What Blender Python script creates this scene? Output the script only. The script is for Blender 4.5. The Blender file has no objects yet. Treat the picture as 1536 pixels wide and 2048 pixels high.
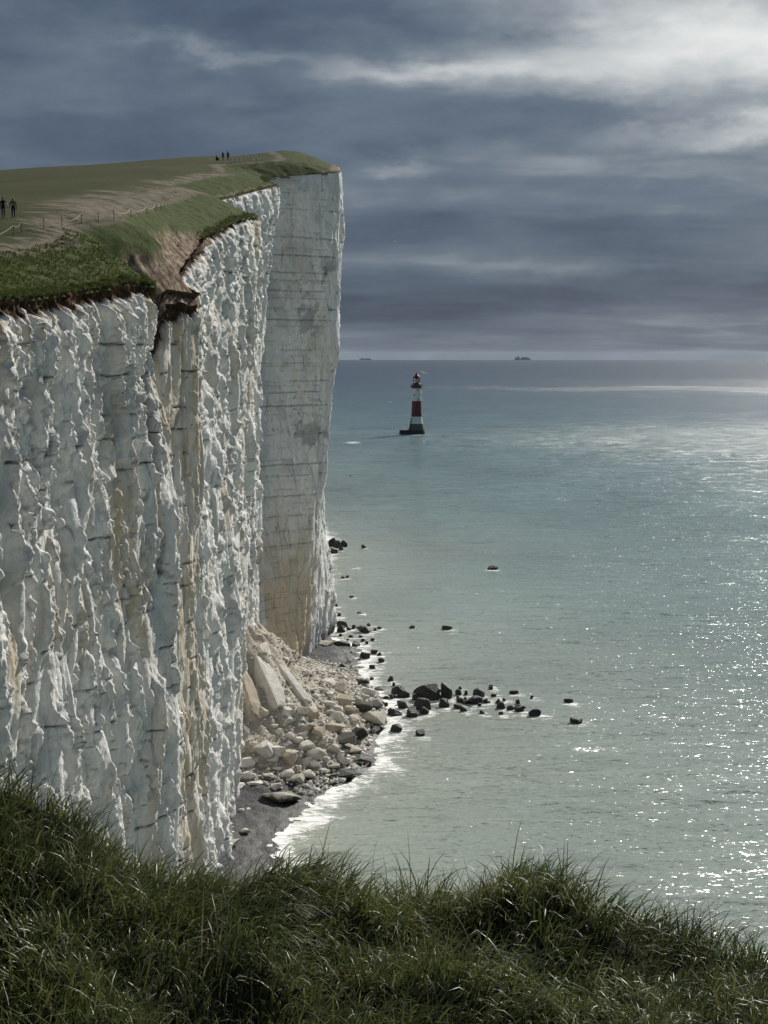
import bpy, bmesh, math, random
import numpy as np
from mathutils import Vector, Matrix

random.seed(7)
RNG = np.random.default_rng(11)
SC = bpy.context.scene
COL = SC.collection
R = math.radians

# ------------------------------------------------------------------ camera, sky, sun, exposure
H = 56.5                     # eye height above the sea
F = 2958.0                   # focal length in pixels of the 1536x2048 photograph
V0 = 708.0                   # row of eye level
PITCH = math.atan((1024 - V0) / F)
REARTH = 7.4e6
cam_d = bpy.data.cameras.new('camera')
cam_d.sensor_fit = 'VERTICAL'
cam_d.sensor_height = 36.0
cam_d.sensor_width = 27.0
cam_d.lens = 36.0 * F / 2048
cam_d.clip_start = 0.1
cam_d.clip_end = 200000
cam = bpy.data.objects.new('camera', cam_d)
COL.objects.link(cam)
cam.location = (0, 0, H)
cam.rotation_euler = (math.pi / 2 - PITCH, 0, 0)
SC.camera = cam

SUN_AZ, SUN_EL = R(31), R(33)
SUNV = Vector((math.sin(SUN_AZ) * math.cos(SUN_EL), math.cos(SUN_AZ) * math.cos(SUN_EL), math.sin(SUN_EL)))
sun_d = bpy.data.lights.new('sun', 'SUN')
sun_d.energy = 5.0
sun_d.angle = R(0.6)
sun_d.color = (1.0, 0.95, 0.87)
sun = bpy.data.objects.new('sun', sun_d)
COL.objects.link(sun)
sun.location = (60, 80, 160)
sun.rotation_euler = SUNV.to_track_quat('Z', 'Y').to_euler()

SC.view_settings.view_transform = 'Standard'
SC.view_settings.look = 'None'
SC.view_settings.gamma = 1
SC.view_settings.exposure = 0.0
SC.view_settings.use_curve_mapping = False
SC.cycles.use_denoising = True
SC.cycles.max_bounces = 6
SC.cycles.sample_clamp_indirect = 4


class NT:
    """tiny node-tree builder"""
    def __init__(self, tree):
        self.t = tree
        tree.nodes.clear()

    def n(self, typ, **kw):
        nd = self.t.nodes.new(typ)
        for k, v in kw.items():
            if k.startswith('i_'):
                key = k[2:]
                key = int(key) if key.isdigit() else key.replace('_', ' ')
                self.put(nd, key, v)
            else:
                setattr(nd, k, v)
        return nd

    def put(self, nd, key, v):
        s = nd.inputs[key]
        if isinstance(v, bpy.types.NodeSocket):
            self.t.links.new(v, s)
        else:
            s.default_value = v

    def m(self, op, a, b=0.0, c=0.0, clamp=False):
        nd = self.t.nodes.new('ShaderNodeMath')
        nd.operation = op
        nd.use_clamp = clamp
        for i, v in enumerate((a, b, c)):
            self.put(nd, i, v)
        return nd.outputs[0]

    def vm(self, op, a, b=(0, 0, 0)):
        nd = self.t.nodes.new('ShaderNodeVectorMath')
        nd.operation = op
        self.put(nd, 0, a)
        if op == 'SCALE':
            self.put(nd, 'Scale', b)
        else:
            self.put(nd, 1, b)
        return nd.outputs[1] if op in ('DOT_PRODUCT', 'LENGTH') else nd.outputs[0]

    def mix(self, f, a, b, typ='MIX'):
        nd = self.t.nodes.new('ShaderNodeMix')
        nd.data_type = 'RGBA'
        nd.blend_type = typ
        self.put(nd, 0, f)
        for i, v in ((6, a), (7, b)):
            if isinstance(v, tuple) and len(v) == 3:
                v = v + (1,)
            self.put(nd, i, v)
        return nd.outputs[2]

    def ramp(self, f, stops, interp='LINEAR'):
        nd = self.t.nodes.new('ShaderNodeValToRGB')
        nd.color_ramp.interpolation = interp
        e = nd.color_ramp.elements
        while len(e) < len(stops):
            e.new(0.5)
        for el, (p, c) in zip(e, stops):
            el.position = p
            el.color = (c, c, c, 1) if isinstance(c, (int, float)) else tuple(c) + (1,)
        self.put(nd, 0, f)
        return nd.outputs[0]

    def noise(self, vec, scale, detail=4, rough=0.55, dist=0.0, color=False):
        nd = self.t.nodes.new('ShaderNodeTexNoise')
        self.put(nd, 'Vector', vec)
        nd.inputs['Scale'].default_value = scale
        nd.inputs['Detail'].default_value = detail
        nd.inputs['Roughness'].default_value = rough
        nd.inputs['Distortion'].default_value = dist
        return nd.outputs[1 if color else 0]

    def mapping(self, vec, scale=(1, 1, 1), rot=(0, 0, 0), loc=(0, 0, 0)):
        nd = self.t.nodes.new('ShaderNodeMapping')
        self.put(nd, 0, vec)
        nd.inputs['Location'].default_value = loc
        nd.inputs['Rotation'].default_value = rot
        nd.inputs['Scale'].default_value = scale
        return nd.outputs[0]


world = bpy.data.worlds.new('World')
SC.world = world
world.use_nodes = True
w = NT(world.node_tree)
tc = w.n('ShaderNodeTexCoord').outputs['Generated']
sep = w.n('ShaderNodeSeparateXYZ', i_0=tc)
dx, dy, dz = sep.outputs
az = w.m('ARCTAN2', dx, dy)
el = w.m('ARCSINE', dz)
zz = w.m('ADD', w.m('MAXIMUM', dz, 0.0), 0.13)
px = w.m('DIVIDE', dx, zz)
py = w.m('DIVIDE', dy, zz)
pv = w.n('ShaderNodeCombineXYZ', i_0=w.m('MULTIPLY', px, 0.62), i_1=py, i_2=0.0).outputs[0]
n_big = w.noise(pv, 0.9, 6, 0.5, 0.35)
n_fine = w.noise(pv, 3.0, 8, 0.58, 0.5)
wv = w.n('ShaderNodeCombineXYZ', i_0=w.m('MULTIPLY', az, 1.0), i_1=w.m('MULTIPLY', el, 2.2), i_2=3.7).outputs[0]
warp1 = w.m('SUBTRACT', w.noise(wv, 9.0, 6, 0.6), 0.5)
wv2 = w.vm('ADD', wv, (5.2, 1.3, 8.1))
warp2 = w.m('SUBTRACT', w.noise(wv2, 9.0, 6, 0.6), 0.5)
azw = w.m('ADD', az, w.m('MULTIPLY', warp1, 0.09))
elw = w.m('ADD', el, w.m('MULTIPLY', warp2, 0.058))


def cloud(u, v, su, sv, amp, slope=0.0):
    """one soft cloud bank or break at an azimuth / elevation"""
    a0, e0 = (u - 768) / F, (709 - v) / F
    da = w.m('MULTIPLY', w.m('SUBTRACT', azw, a0), F / su)
    ee = w.m('SUBTRACT', elw, e0)
    if slope:
        ee = w.m('SUBTRACT', ee, w.m('MULTIPLY', w.m('SUBTRACT', azw, a0), slope))
    de = w.m('MULTIPLY', ee, F / sv)
    q = w.m('ADD', w.m('MULTIPLY', da, da), w.m('MULTIPLY', de, de))
    return w.m('MULTIPLY', w.m('EXPONENT', w.m('MULTIPLY', q, -1.0)), amp)


b = w.m('MULTIPLY_ADD', w.m('SUBTRACT', n_big, 0.5), 0.75, 0.19)
b = w.m('ADD', b, w.m('MULTIPLY', w.m('SUBTRACT', n_fine, 0.5), 0.34))
puff = w.noise(w.n('ShaderNodeCombineXYZ', i_0=az, i_1=w.m('MULTIPLY', el, 1.9), i_2=9.1).outputs[0], 11.0, 8, 0.58, 0.25)
b = w.m('ADD', b, w.m('MULTIPLY', w.m('SUBTRACT', puff, 0.5), w.m('MULTIPLY_ADD', w.m('MINIMUM', w.m('MAXIMUM', el, 0.0), 0.3), 1.9, 0.10)))
sd = w.vm('DOT_PRODUCT', tc, tuple(SUNV))
glow = w.m('POWER', w.m('MAXIMUM', sd, 0.0), 9.0)
b = w.m('ADD', b, w.m('MULTIPLY', glow, 0.55))
hz = w.m('EXPONENT', w.m('MULTIPLY', w.m('MAXIMUM', el, 0.0), -34.0))
b = w.m('ADD', b, w.m('MULTIPLY', hz, 0.06))
for c in ((1480, 110, 340, 100, 0.50), (1130, 130, 190, 60, 0.30), (860, 158, 190, 20, 0.30), (430, 138, 230, 15, 0.20), (1400, 250, 520, 190, 0.05), (120, 60, 330, 80, 0.05),
          (1480, 275, 170, 26, 0.40), (800, 350, 90, 18, 0.18), (1290, 345, 330, 26, 0.10), (1330, 420, 330, 18, 0.05),
          (1080, 540, 260, 13, 0.10), (520, 75, 520, 48, -0.13), (1180, 240, 330, 30, -0.14), (560, 260, 500, 50, -0.07),
          (1050, 478, 460, 34, -0.10), (1200, 600, 620, 55, -0.15), (150, 210, 190, 40, 0.10), (930, 300, 220, 24, -0.08), (430, 215, 120, 18, 0.05)):
    b = w.m('ADD', b, cloud(*c))
ccol = w.ramp(w.m('MAXIMUM', b, 0.0), [(0.0, (0.048, 0.070, 0.112)), (0.16, (0.080, 0.112, 0.165)), (0.32, (0.132, 0.170, 0.220)),
                     (0.55, (0.31, 0.345, 0.38)), (0.8, (0.56, 0.59, 0.60)), (1.0, (0.80, 0.81, 0.80))])
sky = w.n('ShaderNodeTexSky')
sky.sky_type = 'NISHITA'
sky.sun_disc = False
sky.sun_elevation = SUN_EL
sky.sun_rotation = SUN_AZ
c10 = w.vm('SCALE', ccol, 10.0)
allc = w.mix(0.97, sky.outputs[0], c10)
bg = w.n('ShaderNodeBackground', i_0=allc, i_1=0.1)
w.n('ShaderNodeOutputWorld', i_0=bg.outputs[0])


# ------------------------------------------------------------------ geometry of the view
CP, SP = math.cos(PITCH), math.sin(PITCH)


def ray(u, v):
    x, y = (u - 768) / F, (1024 - v) / F
    return np.array([x, CP + y * SP, -SP + y * CP])


def at(u, v, D):
    """point on the pixel's ray at distance Y = D"""
    d = ray(u, v)
    return np.array([0, 0, H]) + d * (D / d[1])


def hit(u, v, zf, y0=40.0, y1=460.0):
    """first point where the pixel's ray meets the height field zf(X, Y)"""
    ys = np.arange(y0, y1, 0.25)
    d = ray(u, v)
    P = np.array([0, 0, H])[None] + d[None] * (ys / d[1])[:, None]
    below = P[:, 2] <= zf(P[:, 0], P[:, 1])
    i = int(np.argmax(below)) if below.any() else len(ys) - 1
    return P[i]


# ------------------------------------------------------------------ numpy noise
def _hash(ix, iy, s):
    with np.errstate(over='ignore'):
        h = (ix.astype(np.int64) * 374761393 + iy.astype(np.int64) * 668265263 + int(s) * 974634777) & 0xffffffff
        h = ((h ^ (h >> 13)) * 1274126177) & 0xffffffff
        h = ((h ^ (h >> 16)) * 2246822519) & 0xffffffff
        h = h ^ (h >> 15)
    return (h & 0xffffff) / float(0x1000000)


def perlin(x, y, s=0):
    ix, iy = np.floor(x), np.floor(y)
    fx, fy = x - ix, y - iy
    ux, uy = fx * fx * fx * (fx * (fx * 6 - 15) + 10), fy * fy * fy * (fy * (fy * 6 - 15) + 10)

    def g(a, b2):
        t = _hash(ix + a, iy + b2, s) * 2 * np.pi
        return np.cos(t) * (fx - a) + np.sin(t) * (fy - b2)
    a = g(0, 0) * (1 - ux) + g(1, 0) * ux
    c = g(0, 1) * (1 - ux) + g(1, 1) * ux
    return (a * (1 - uy) + c * uy) * 1.5


def fbm(x, y, s=0, o=4, g=0.5):
    r = np.zeros(np.broadcast(x, y).shape)
    a = 1.0
    for i in range(o):
        r += a * perlin(x * 2 ** i + 17.3 * i, y * 2 ** i - 9.1 * i, s + i)
        a *= g
    return r


def worley(x, y, s=0, jit=0.95):
    ix, iy = np.floor(x), np.floor(y)
    best = np.full(x.shape, 1e9)
    sec = np.full(x.shape, 1e9)
    bx, by, bi, bj = (np.zeros(x.shape) for _ in range(4))
    for a in (-1, 0, 1):
        for c in (-1, 0, 1):
            cx, cy = ix + a, iy + c
            qx = cx + 0.5 + (_hash(cx, cy, s) - 0.5) * jit
            qy = cy + 0.5 + (_hash(cx, cy, s + 31) - 0.5) * jit
            ex, ey = x - qx, y - qy
            d = ex * ex + ey * ey
            n = d < best
            sec = np.where(n, best, np.minimum(sec, d))
            best = np.where(n, d, best)
            bx, by = np.where(n, ex, bx), np.where(n, ey, by)
            bi, bj = np.where(n, cx, bi), np.where(n, cy, bj)
    return np.sqrt(best), np.sqrt(sec), bx, by, bi, bj


def facets(x, y, s, tilt=1.0, step=1.0):
    """stepped planar spalls: every cell has its own offset and tilt"""
    f1, f2, ex, ey, i, j = worley(x, y, s)
    return (step * (_hash(i, j, s + 5) - 0.5) + tilt * ((_hash(i, j, s + 6) - 0.5) * ex * 2 + (_hash(i, j, s + 7) - 0.5) * ey * 1.2)), f2 - f1


def planes(x, y, s, wd_, ht_, p_side=0.60, up=0.22, curv=0.30, lean=0.35):
    """upper envelope of tilted planes, one per cell: crisp joint faces meeting in ridges"""
    ix, iy = np.floor(x), np.floor(y)
    best = np.full(x.shape, -1e9)
    sec = np.full(x.shape, -1e9)
    for a in (-1, 0, 1):
        for c in (-1, 0, 1):
            cx, cy = ix + a, iy + c
            ex = x - (cx + 0.5 + (_hash(cx, cy, s) - 0.5) * 0.9)
            ey = y - (cy + 0.5 + (_hash(cx, cy, s + 31) - 0.5) * 0.9)
            r1, r2, r3, r4 = (_hash(cx, cy, s + q) for q in (5, 6, 7, 8))
            kk = np.where(r1 < p_side, 0.60 + 0.7 * r2, np.where(r1 < p_side + 0.22, -0.15 + 0.3 * r2, -1.1 - 0.5 * r2))
            h = wd_ * (kk * ex + 0.55 * (r3 - 0.5) - curv * np.abs(ex) ** 3 * 2) - up * ht_ * (r4 - lean) * ey - 0.12 * wd_ * np.abs(ey) ** 3 * 4
            n = h > best
            sec = np.where(n, best, np.maximum(sec, h))
            best = np.where(n, h, best)
    return best, best - sec


def sstep(a, c, x):
    t = np.clip((x - a) / (c - a), 0, 1)
    return t * t * (3 - 2 * t)


# ------------------------------------------------------------------ object helpers
def put(o, label=None, cat=None, group=None, kind=None, parent=None):
    if label: o['label'] = label
    if cat: o['category'] = cat
    if group: o['group'] = group
    if kind: o['kind'] = kind
    if parent is not None: o.parent = parent
    return o


def link(name, me, mat=None, **kw):
    o = bpy.data.objects.new(name, me)
    COL.objects.link(o)
    if mat is not None and not me.materials:
        me.materials.append(mat)
    return put(o, **kw)


def empty(name, loc, **kw):
    o = bpy.data.objects.new(name, None)
    COL.objects.link(o)
    o.location = loc
    o.empty_display_size = 0.3
    return put(o, **kw)


def mesh_np(name, V, Fa, attrs=None, smooth=False):
    """mesh from numpy vertices and faces (all with the same number of corners)"""
    V = np.asarray(V, dtype=np.float32)
    Fa = np.asarray(Fa, dtype=np.int32)
    me = bpy.data.meshes.new(name)
    me.vertices.add(len(V))
    me.vertices.foreach_set('co', V.ravel())
    k = Fa.shape[1]
    me.loops.add(Fa.size)
    me.loops.foreach_set('vertex_index', Fa.ravel())
    me.polygons.add(len(Fa))
    me.polygons.foreach_set('loop_start', np.arange(0, Fa.size, k, dtype=np.int32))
    if smooth:
        me.polygons.foreach_set('use_smooth', np.ones(len(Fa), dtype=bool))
    me.update(calc_edges=True)
    for nm, arr in (attrs or {}).items():
        arr = np.asarray(arr, dtype=np.float32)
        if arr.ndim == 1:
            at_ = me.attributes.new(nm, 'FLOAT', 'POINT')
            at_.data.foreach_set('value', arr)
        else:
            at_ = me.attributes.new(nm, 'FLOAT_COLOR', 'POINT')
            at_.data.foreach_set('color', arr.ravel())
    return me


def grid_faces(n, m, flip=False):
    i, j = np.meshgrid(np.arange(n - 1), np.arange(m - 1), indexing='ij')
    a = (i * m + j).ravel()
    q = np.stack([a, a + m, a + m + 1, a + 1], 1)
    return q[:, ::-1] if flip else q


def bm_mesh(name, bm, smooth=False):
    me = bpy.data.meshes.new(name)
    bm.to_mesh(me)
    bm.free()
    if smooth:
        for p in me.polygons:
            p.use_smooth = True
    return me


# ------------------------------------------------------------------ materials
def material(name):
    m = bpy.data.materials.new(name)
    m.use_nodes = True
    return m, NT(m.node_tree)


def finish(t, col, rough=0.9, spec=0.2, normal=None, **kw):
    p = t.n('ShaderNodeBsdfPrincipled')
    if isinstance(col, tuple) and len(col) == 3: col = col + (1,)
    t.put(p, 'Base Color', col)
    t.put(p, 'Roughness', rough)
    t.put(p, 'Specular IOR Level', spec)
    if normal is not None:
        t.put(p, 'Normal', normal)
    for k, v in kw.items():
        t.put(p, k.replace('_', ' '), v)
    t.n('ShaderNodeOutputMaterial', i_0=p.outputs[0])
    return p


def bump(t, h, strength=0.5, dist=0.1):
    return t.n('ShaderNodeBump', i_Strength=strength, i_Distance=dist, i_Height=h).outputs[0]


def attr(t, name, out=0):
    return t.n('ShaderNodeAttribute', attribute_name=name).outputs[out]


def make_chalk():
    m, t = material('chalk')
    co = t.n('ShaderNodeNewGeometry').outputs['Position']
    a = t.n('ShaderNodeAttribute', attribute_name='cmask')
    sp = t.n('ShaderNodeSeparateColor', i_0=a.outputs['Color'])
    grey = a.outputs['Alpha']
    n1 = t.noise(co, 0.9, 6, 0.6)
    n2 = t.noise(t.mapping(co, (1, 1, 0.25)), 3.5, 5, 0.65)
    base = t.mix(t.ramp(n1, [(0.35, 0), (0.65, 1)]), (0.76, 0.76, 0.73), (0.86, 0.855, 0.825))
    base = t.mix(t.ramp(n2, [(0.42, 0), (0.72, 0.55)]), base, (0.55, 0.55, 0.53))
    base = t.mix(grey, base, t.mix(n2, (0.36, 0.37, 0.36), (0.52, 0.53, 0.51)))
    och = t.mix(n2, (0.46, 0.34, 0.19), (0.66, 0.57, 0.42))
    base = t.mix(sp.outputs[1], base, och)
    n3 = t.noise(co, 2.6, 5, 0.7)
    soil = t.ramp(n3, [(0.3, (0.028, 0.018, 0.012)), (0.5, (0.068, 0.041, 0.025)), (0.72, (0.17, 0.108, 0.06))])
    base = t.mix(sp.outputs[0], base, soil)
    base = t.mix(sp.outputs[2], base, (0.035, 0.036, 0.034))
    vo = t.n('ShaderNodeTexVoronoi', i_Vector=t.vm('ADD', t.mapping(co, (1, 1, 0.6)), t.vm('SCALE', t.noise(co, 1.5, 3, 0.6, 0, True), 0.8)), i_Scale=2.6)
    hgt = t.m('ADD', t.noise(co, 5.0, 6, 0.75), t.m('MULTIPLY', vo.outputs['Distance'], 0.8))
    finish(t, base, 0.95, 0.12, bump(t, hgt, 0.8, 0.12))
    return m


def make_turf():
    m, t = material('turf')
    co = t.n('ShaderNodeNewGeometry').outputs['Position']
    a = t.n('ShaderNodeAttribute', attribute_name='tmask')
    sp = t.n('ShaderNodeSeparateColor', i_0=a.outputs['Color'])
    n1 = t.noise(co, 0.35, 6, 0.65)
    n2 = t.noise(co, 2.2, 5, 0.7)
    n1b = t.noise(t.mapping(co, (0.10, 0.6, 1)), 1.0, 6, 0.7)
    g_short = t.mix(t.ramp(n1b, [(0.35, 0), (0.7, 1)]), t.mix(n1, (0.044, 0.058, 0.017), (0.058, 0.069, 0.021)), (0.076, 0.073, 0.033))
    g_long = t.mix(t.ramp(n2, [(0.3, 0), (0.7, 1)]), (0.040, 0.058, 0.018), (0.085, 0.112, 0.030))
    base = t.mix(sp.outputs[0], g_short, g_long)
    pth = t.mix(n2, (0.12, 0.10, 0.07), (0.30, 0.255, 0.205))
    base = t.mix(sp.outputs[1], base, pth)
    soil = t.ramp(t.noise(co, 1.3, 6, 0.7), [(0.3, (0.05, 0.036, 0.025)), (0.45, (0.17, 0.122, 0.082)), (0.58, (0.33, 0.265, 0.195)), (0.72, (0.58, 0.53, 0.45))])
    base = t.mix(sp.outputs[2], base, soil)
    finish(t, base, 0.95, 0.1, bump(t, t.noise(co, 3.0, 6, 0.75), 0.7, 0.25))
    return m


def make_sea():
    m, t = material('sea_water')
    co = t.n('ShaderNodeNewGeometry').outputs['Position']
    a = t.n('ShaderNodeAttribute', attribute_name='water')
    foam = t.n('ShaderNodeAttribute', attribute_name='foam').outputs['Fac']
    ruffle_glint = t.n('ShaderNodeAttribute', attribute_name='ruffle_glint').outputs['Fac']
    # wave slopes from three sizes of wave; crests run along the shore
    rot = (0, 0, R(-14))
    def slope(scale, det, rg_, dist, amp, heavy):
        v = t.vm('SUBTRACT', t.noise(t.mapping(co, scale, rot), 1.0, det, rg_, dist, True), (0.5, 0.5, 0.5))
        v = t.vm('MULTIPLY', v, (1, 1.5, 0))
        if heavy:                                   # few steep facets among many gentle ones
            v = t.vm('SCALE', v, t.m('MULTIPLY_ADD', t.vm('LENGTH', v), heavy, 0.35))
        return t.vm('SCALE', v, amp)
    k = t.vm('ADD', slope((0.03, 0.10, 1), 3, 0.6, 0.6, 0.5, 0), t.vm('ADD', slope((0.15, 0.46, 1), 4, 0.65, 0.9, 1.6, 3.0), slope((1.1, 2.6, 1), 3, 0.62, 0.5, 1.5, 5.5)))
    k = t.vm('SCALE', k, ruffle_glint)
    nv = t.vm('NORMALIZE', t.vm('ADD', t.vm('MULTIPLY', k, (1, 1, 0)), (0, 0, 1)))
    # foam breaks up into streaks
    fn = t.m('ADD', t.m('MULTIPLY', t.noise(t.mapping(co, (0.16, 0.42, 1), rot), 1.0, 5, 0.7, 1.8), 0.6), t.m('MULTIPLY', t.noise(t.mapping(co, (0.9, 1.6, 1), rot), 1.0, 5, 0.7, 1.2), 0.4))
    ff = t.m('MULTIPLY', t.m('SUBTRACT', t.m('ADD', foam, t.m('MULTIPLY', fn, 1.5)), 1.20), 8.0, clamp=True)
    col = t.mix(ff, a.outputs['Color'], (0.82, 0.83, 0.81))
    rg = t.m('ADD', t.m('MULTIPLY', ff, 0.6), t.m('MULTIPLY_ADD', ruffle_glint, 0.07, 0.16))
    p = finish(t, col, rg, 0.5, nv)
    p.inputs['IOR'].default_value = 1.33
    return m


def make_beach():
    m, t = material('shingle')
    co = t.n('ShaderNodeNewGeometry').outputs['Position']
    a = t.n('ShaderNodeAttribute', attribute_name='rubble').outputs['Fac']
    wet = t.n('ShaderNodeAttribute', attribute_name='wet').outputs['Fac']
    vo = t.n('ShaderNodeTexVoronoi', i_Vector=co, i_Scale=5.5)
    pb = t.ramp(vo.outputs['Color'], [(0.0, (0.022, 0.023, 0.026)), (0.6, (0.06, 0.06, 0.064)), (0.88, (0.11, 0.11, 0.11)), (1.0, (0.36, 0.36, 0.34))])
    n1 = t.noise(co, 1.6, 6, 0.7)
    ck = t.mix(n1, (0.30, 0.265, 0.215), (0.55, 0.50, 0.42))
    pb = t.mix(wet, pb, t.mix(0.75, pb, (0.015, 0.016, 0.017)))
    base = t.mix(a, pb, ck)
    hgt = t.m('ADD', t.m('MULTIPLY', vo.outputs['Distance'], -0.25), n1)
    finish(t, base, t.m('SUBTRACT', 0.9, t.m('MULTIPLY', wet, 0.45)), 0.35, bump(t, hgt, 0.9, 0.25))
    return m


def make_rock(name, pale, dark, split):
    """chalk block; weed and damp darken it up to a ragged line above its foot"""
    m, t = material(name)
    geo = t.n('ShaderNodeNewGeometry').outputs['Position']
    n1 = t.noise(geo, 1.1, 6, 0.65)
    n2 = t.noise(geo, 3.7, 5, 0.7)
    base = t.mix(t.ramp(n1, [(0.3, 0), (0.7, 1)]), pale[0], pale[1])
    base = t.mix(t.ramp(n2, [(0.5, 0), (0.8, 0.5)]), base, tuple(c * 0.55 for c in pale[0]))
    if split is not None:
        z = t.n('ShaderNodeSeparateXYZ', i_0=geo).outputs[2]
        f = t.m('MULTIPLY', t.m('SUBTRACT', t.m('ADD', split, t.m('MULTIPLY', t.m('SUBTRACT', n1, 0.5), 3.5)), z), 2.5, clamp=True)
        dk = t.mix(n2, dark, tuple(c * 2.6 for c in dark))
        base = t.mix(f, base, dk)
        rg = t.m('SUBTRACT', 0.9, t.m('MULTIPLY', f, 0.4))
    else:
        rg = 0.92
    finish(t, base, rg, 0.3, bump(t, t.m('ADD', t.noise(geo, 2.5, 6, 0.7), n2), 0.6, 0.2))
    return m


def make_blade(name, stops, rough=0.42, spec=0.5):
    m, t = material(name)
    r = attr(t, 'rnd', 2)
    hgt = attr(t, 'tip', 2)
    c = t.ramp(r, stops)
    c = t.mix(t.m('MULTIPLY', hgt, 0.35), c, (0.15, 0.175, 0.05))
    p = t.n('ShaderNodeBsdfPrincipled')
    t.put(p, 'Base Color', c)
    t.put(p, 'Roughness', rough)
    t.put(p, 'Specular IOR Level', spec)
    tr = t.n('ShaderNodeBsdfTranslucent', i_0=c)
    mx = t.n('ShaderNodeMixShader', i_0=0.32, i_1=p.outputs[0], i_2=tr.outputs[0])
    t.n('ShaderNodeOutputMaterial', i_0=mx.outputs[0])
    return m


def plain(name, col, rough=0.6, spec=0.4, var=0.25, scale=2.0, **kw):
    m, t = material(name)
    co = t.n('ShaderNodeTexCoord').outputs['Object']
    n1 = t.noise(co, scale, 5, 0.65)
    c2 = tuple(c * (1 - var) for c in col)
    finish(t, t.mix(n1, c2, col), rough, spec, bump(t, n1, 0.15, 0.03), **kw)
    return m


M_CHALK, M_TURF, M_SEA, M_BEACH = make_chalk(), make_turf(), make_sea(), make_beach()
PALE = ((0.54, 0.51, 0.455), (0.75, 0.725, 0.675))
M_ROCK = make_rock('fallen_chalk', PALE, (0.03, 0.03, 0.025), None)
M_ROCK_HALF = make_rock('stained_chalk', ((0.40, 0.37, 0.30), (0.58, 0.55, 0.48)), (0.028, 0.028, 0.022), 1.6)
M_ROCK_DARK = make_rock('weedy_rock', ((0.055, 0.055, 0.046), (0.10, 0.098, 0.082)), (0.016, 0.017, 0.015), 3.0)
M_ROCK_TAN = make_rock('tan_chalk', ((0.36, 0.305, 0.225), (0.54, 0.48, 0.39)), (0.03, 0.03, 0.025), None)
BLADE_STOPS = [(0.0, (0.032, 0.050, 0.011)), (0.45, (0.075, 0.104, 0.022)), (0.8, (0.145, 0.165, 0.042)), (0.9, (0.15, 0.14, 0.07)), (1.0, (0.30, 0.26, 0.16))]
M_BLADE = make_blade('grass_blade', BLADE_STOPS, 0.46, 0.6)
M_TUFT = make_blade('turf_blade', [(0.0, (0.035, 0.05, 0.014)), (0.5, (0.07, 0.098, 0.022)), (0.85, (0.11, 0.145, 0.032)), (1.0, (0.17, 0.16, 0.06))], 0.7, 0.2)
M_WHITE = plain('white_paint', (0.78, 0.78, 0.76), 0.6, 0.3, 0.12, 0.6)
M_RED = plain('red_paint', (0.14, 0.016, 0.022), 0.55, 0.4, 0.25, 0.6)
M_BLACK = plain('tarred_granite', (0.035, 0.038, 0.04), 0.7, 0.3, 0.4, 0.8)
M_GRANITE = plain('grey_granite', (0.10, 0.11, 0.105), 0.8, 0.3, 0.3, 0.8)
M_IRON = plain('dark_iron', (0.05, 0.04, 0.04), 0.6, 0.4)
M_ROPE = plain('white_rope', (0.55, 0.53, 0.46), 0.85, 0.1)
M_GULL = plain('white_feathers', (0.82, 0.82, 0.80), 0.8, 0.1)
M_CROW = plain('black_feathers', (0.02, 0.02, 0.022), 0.7, 0.2)
M_HULL = plain('ship_hull', (0.10, 0.125, 0.17), 0.7, 0.2)
M_DECK = plain('ship_superstructure', (0.16, 0.18, 0.21), 0.7, 0.2)


def make_glass():
    m, t = material('lantern_glass')
    finish(t, (0.75, 0.8, 0.82), 0.05, 0.5, Transmission_Weight=0.85)
    return m


M_GLASS = make_glass()

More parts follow.
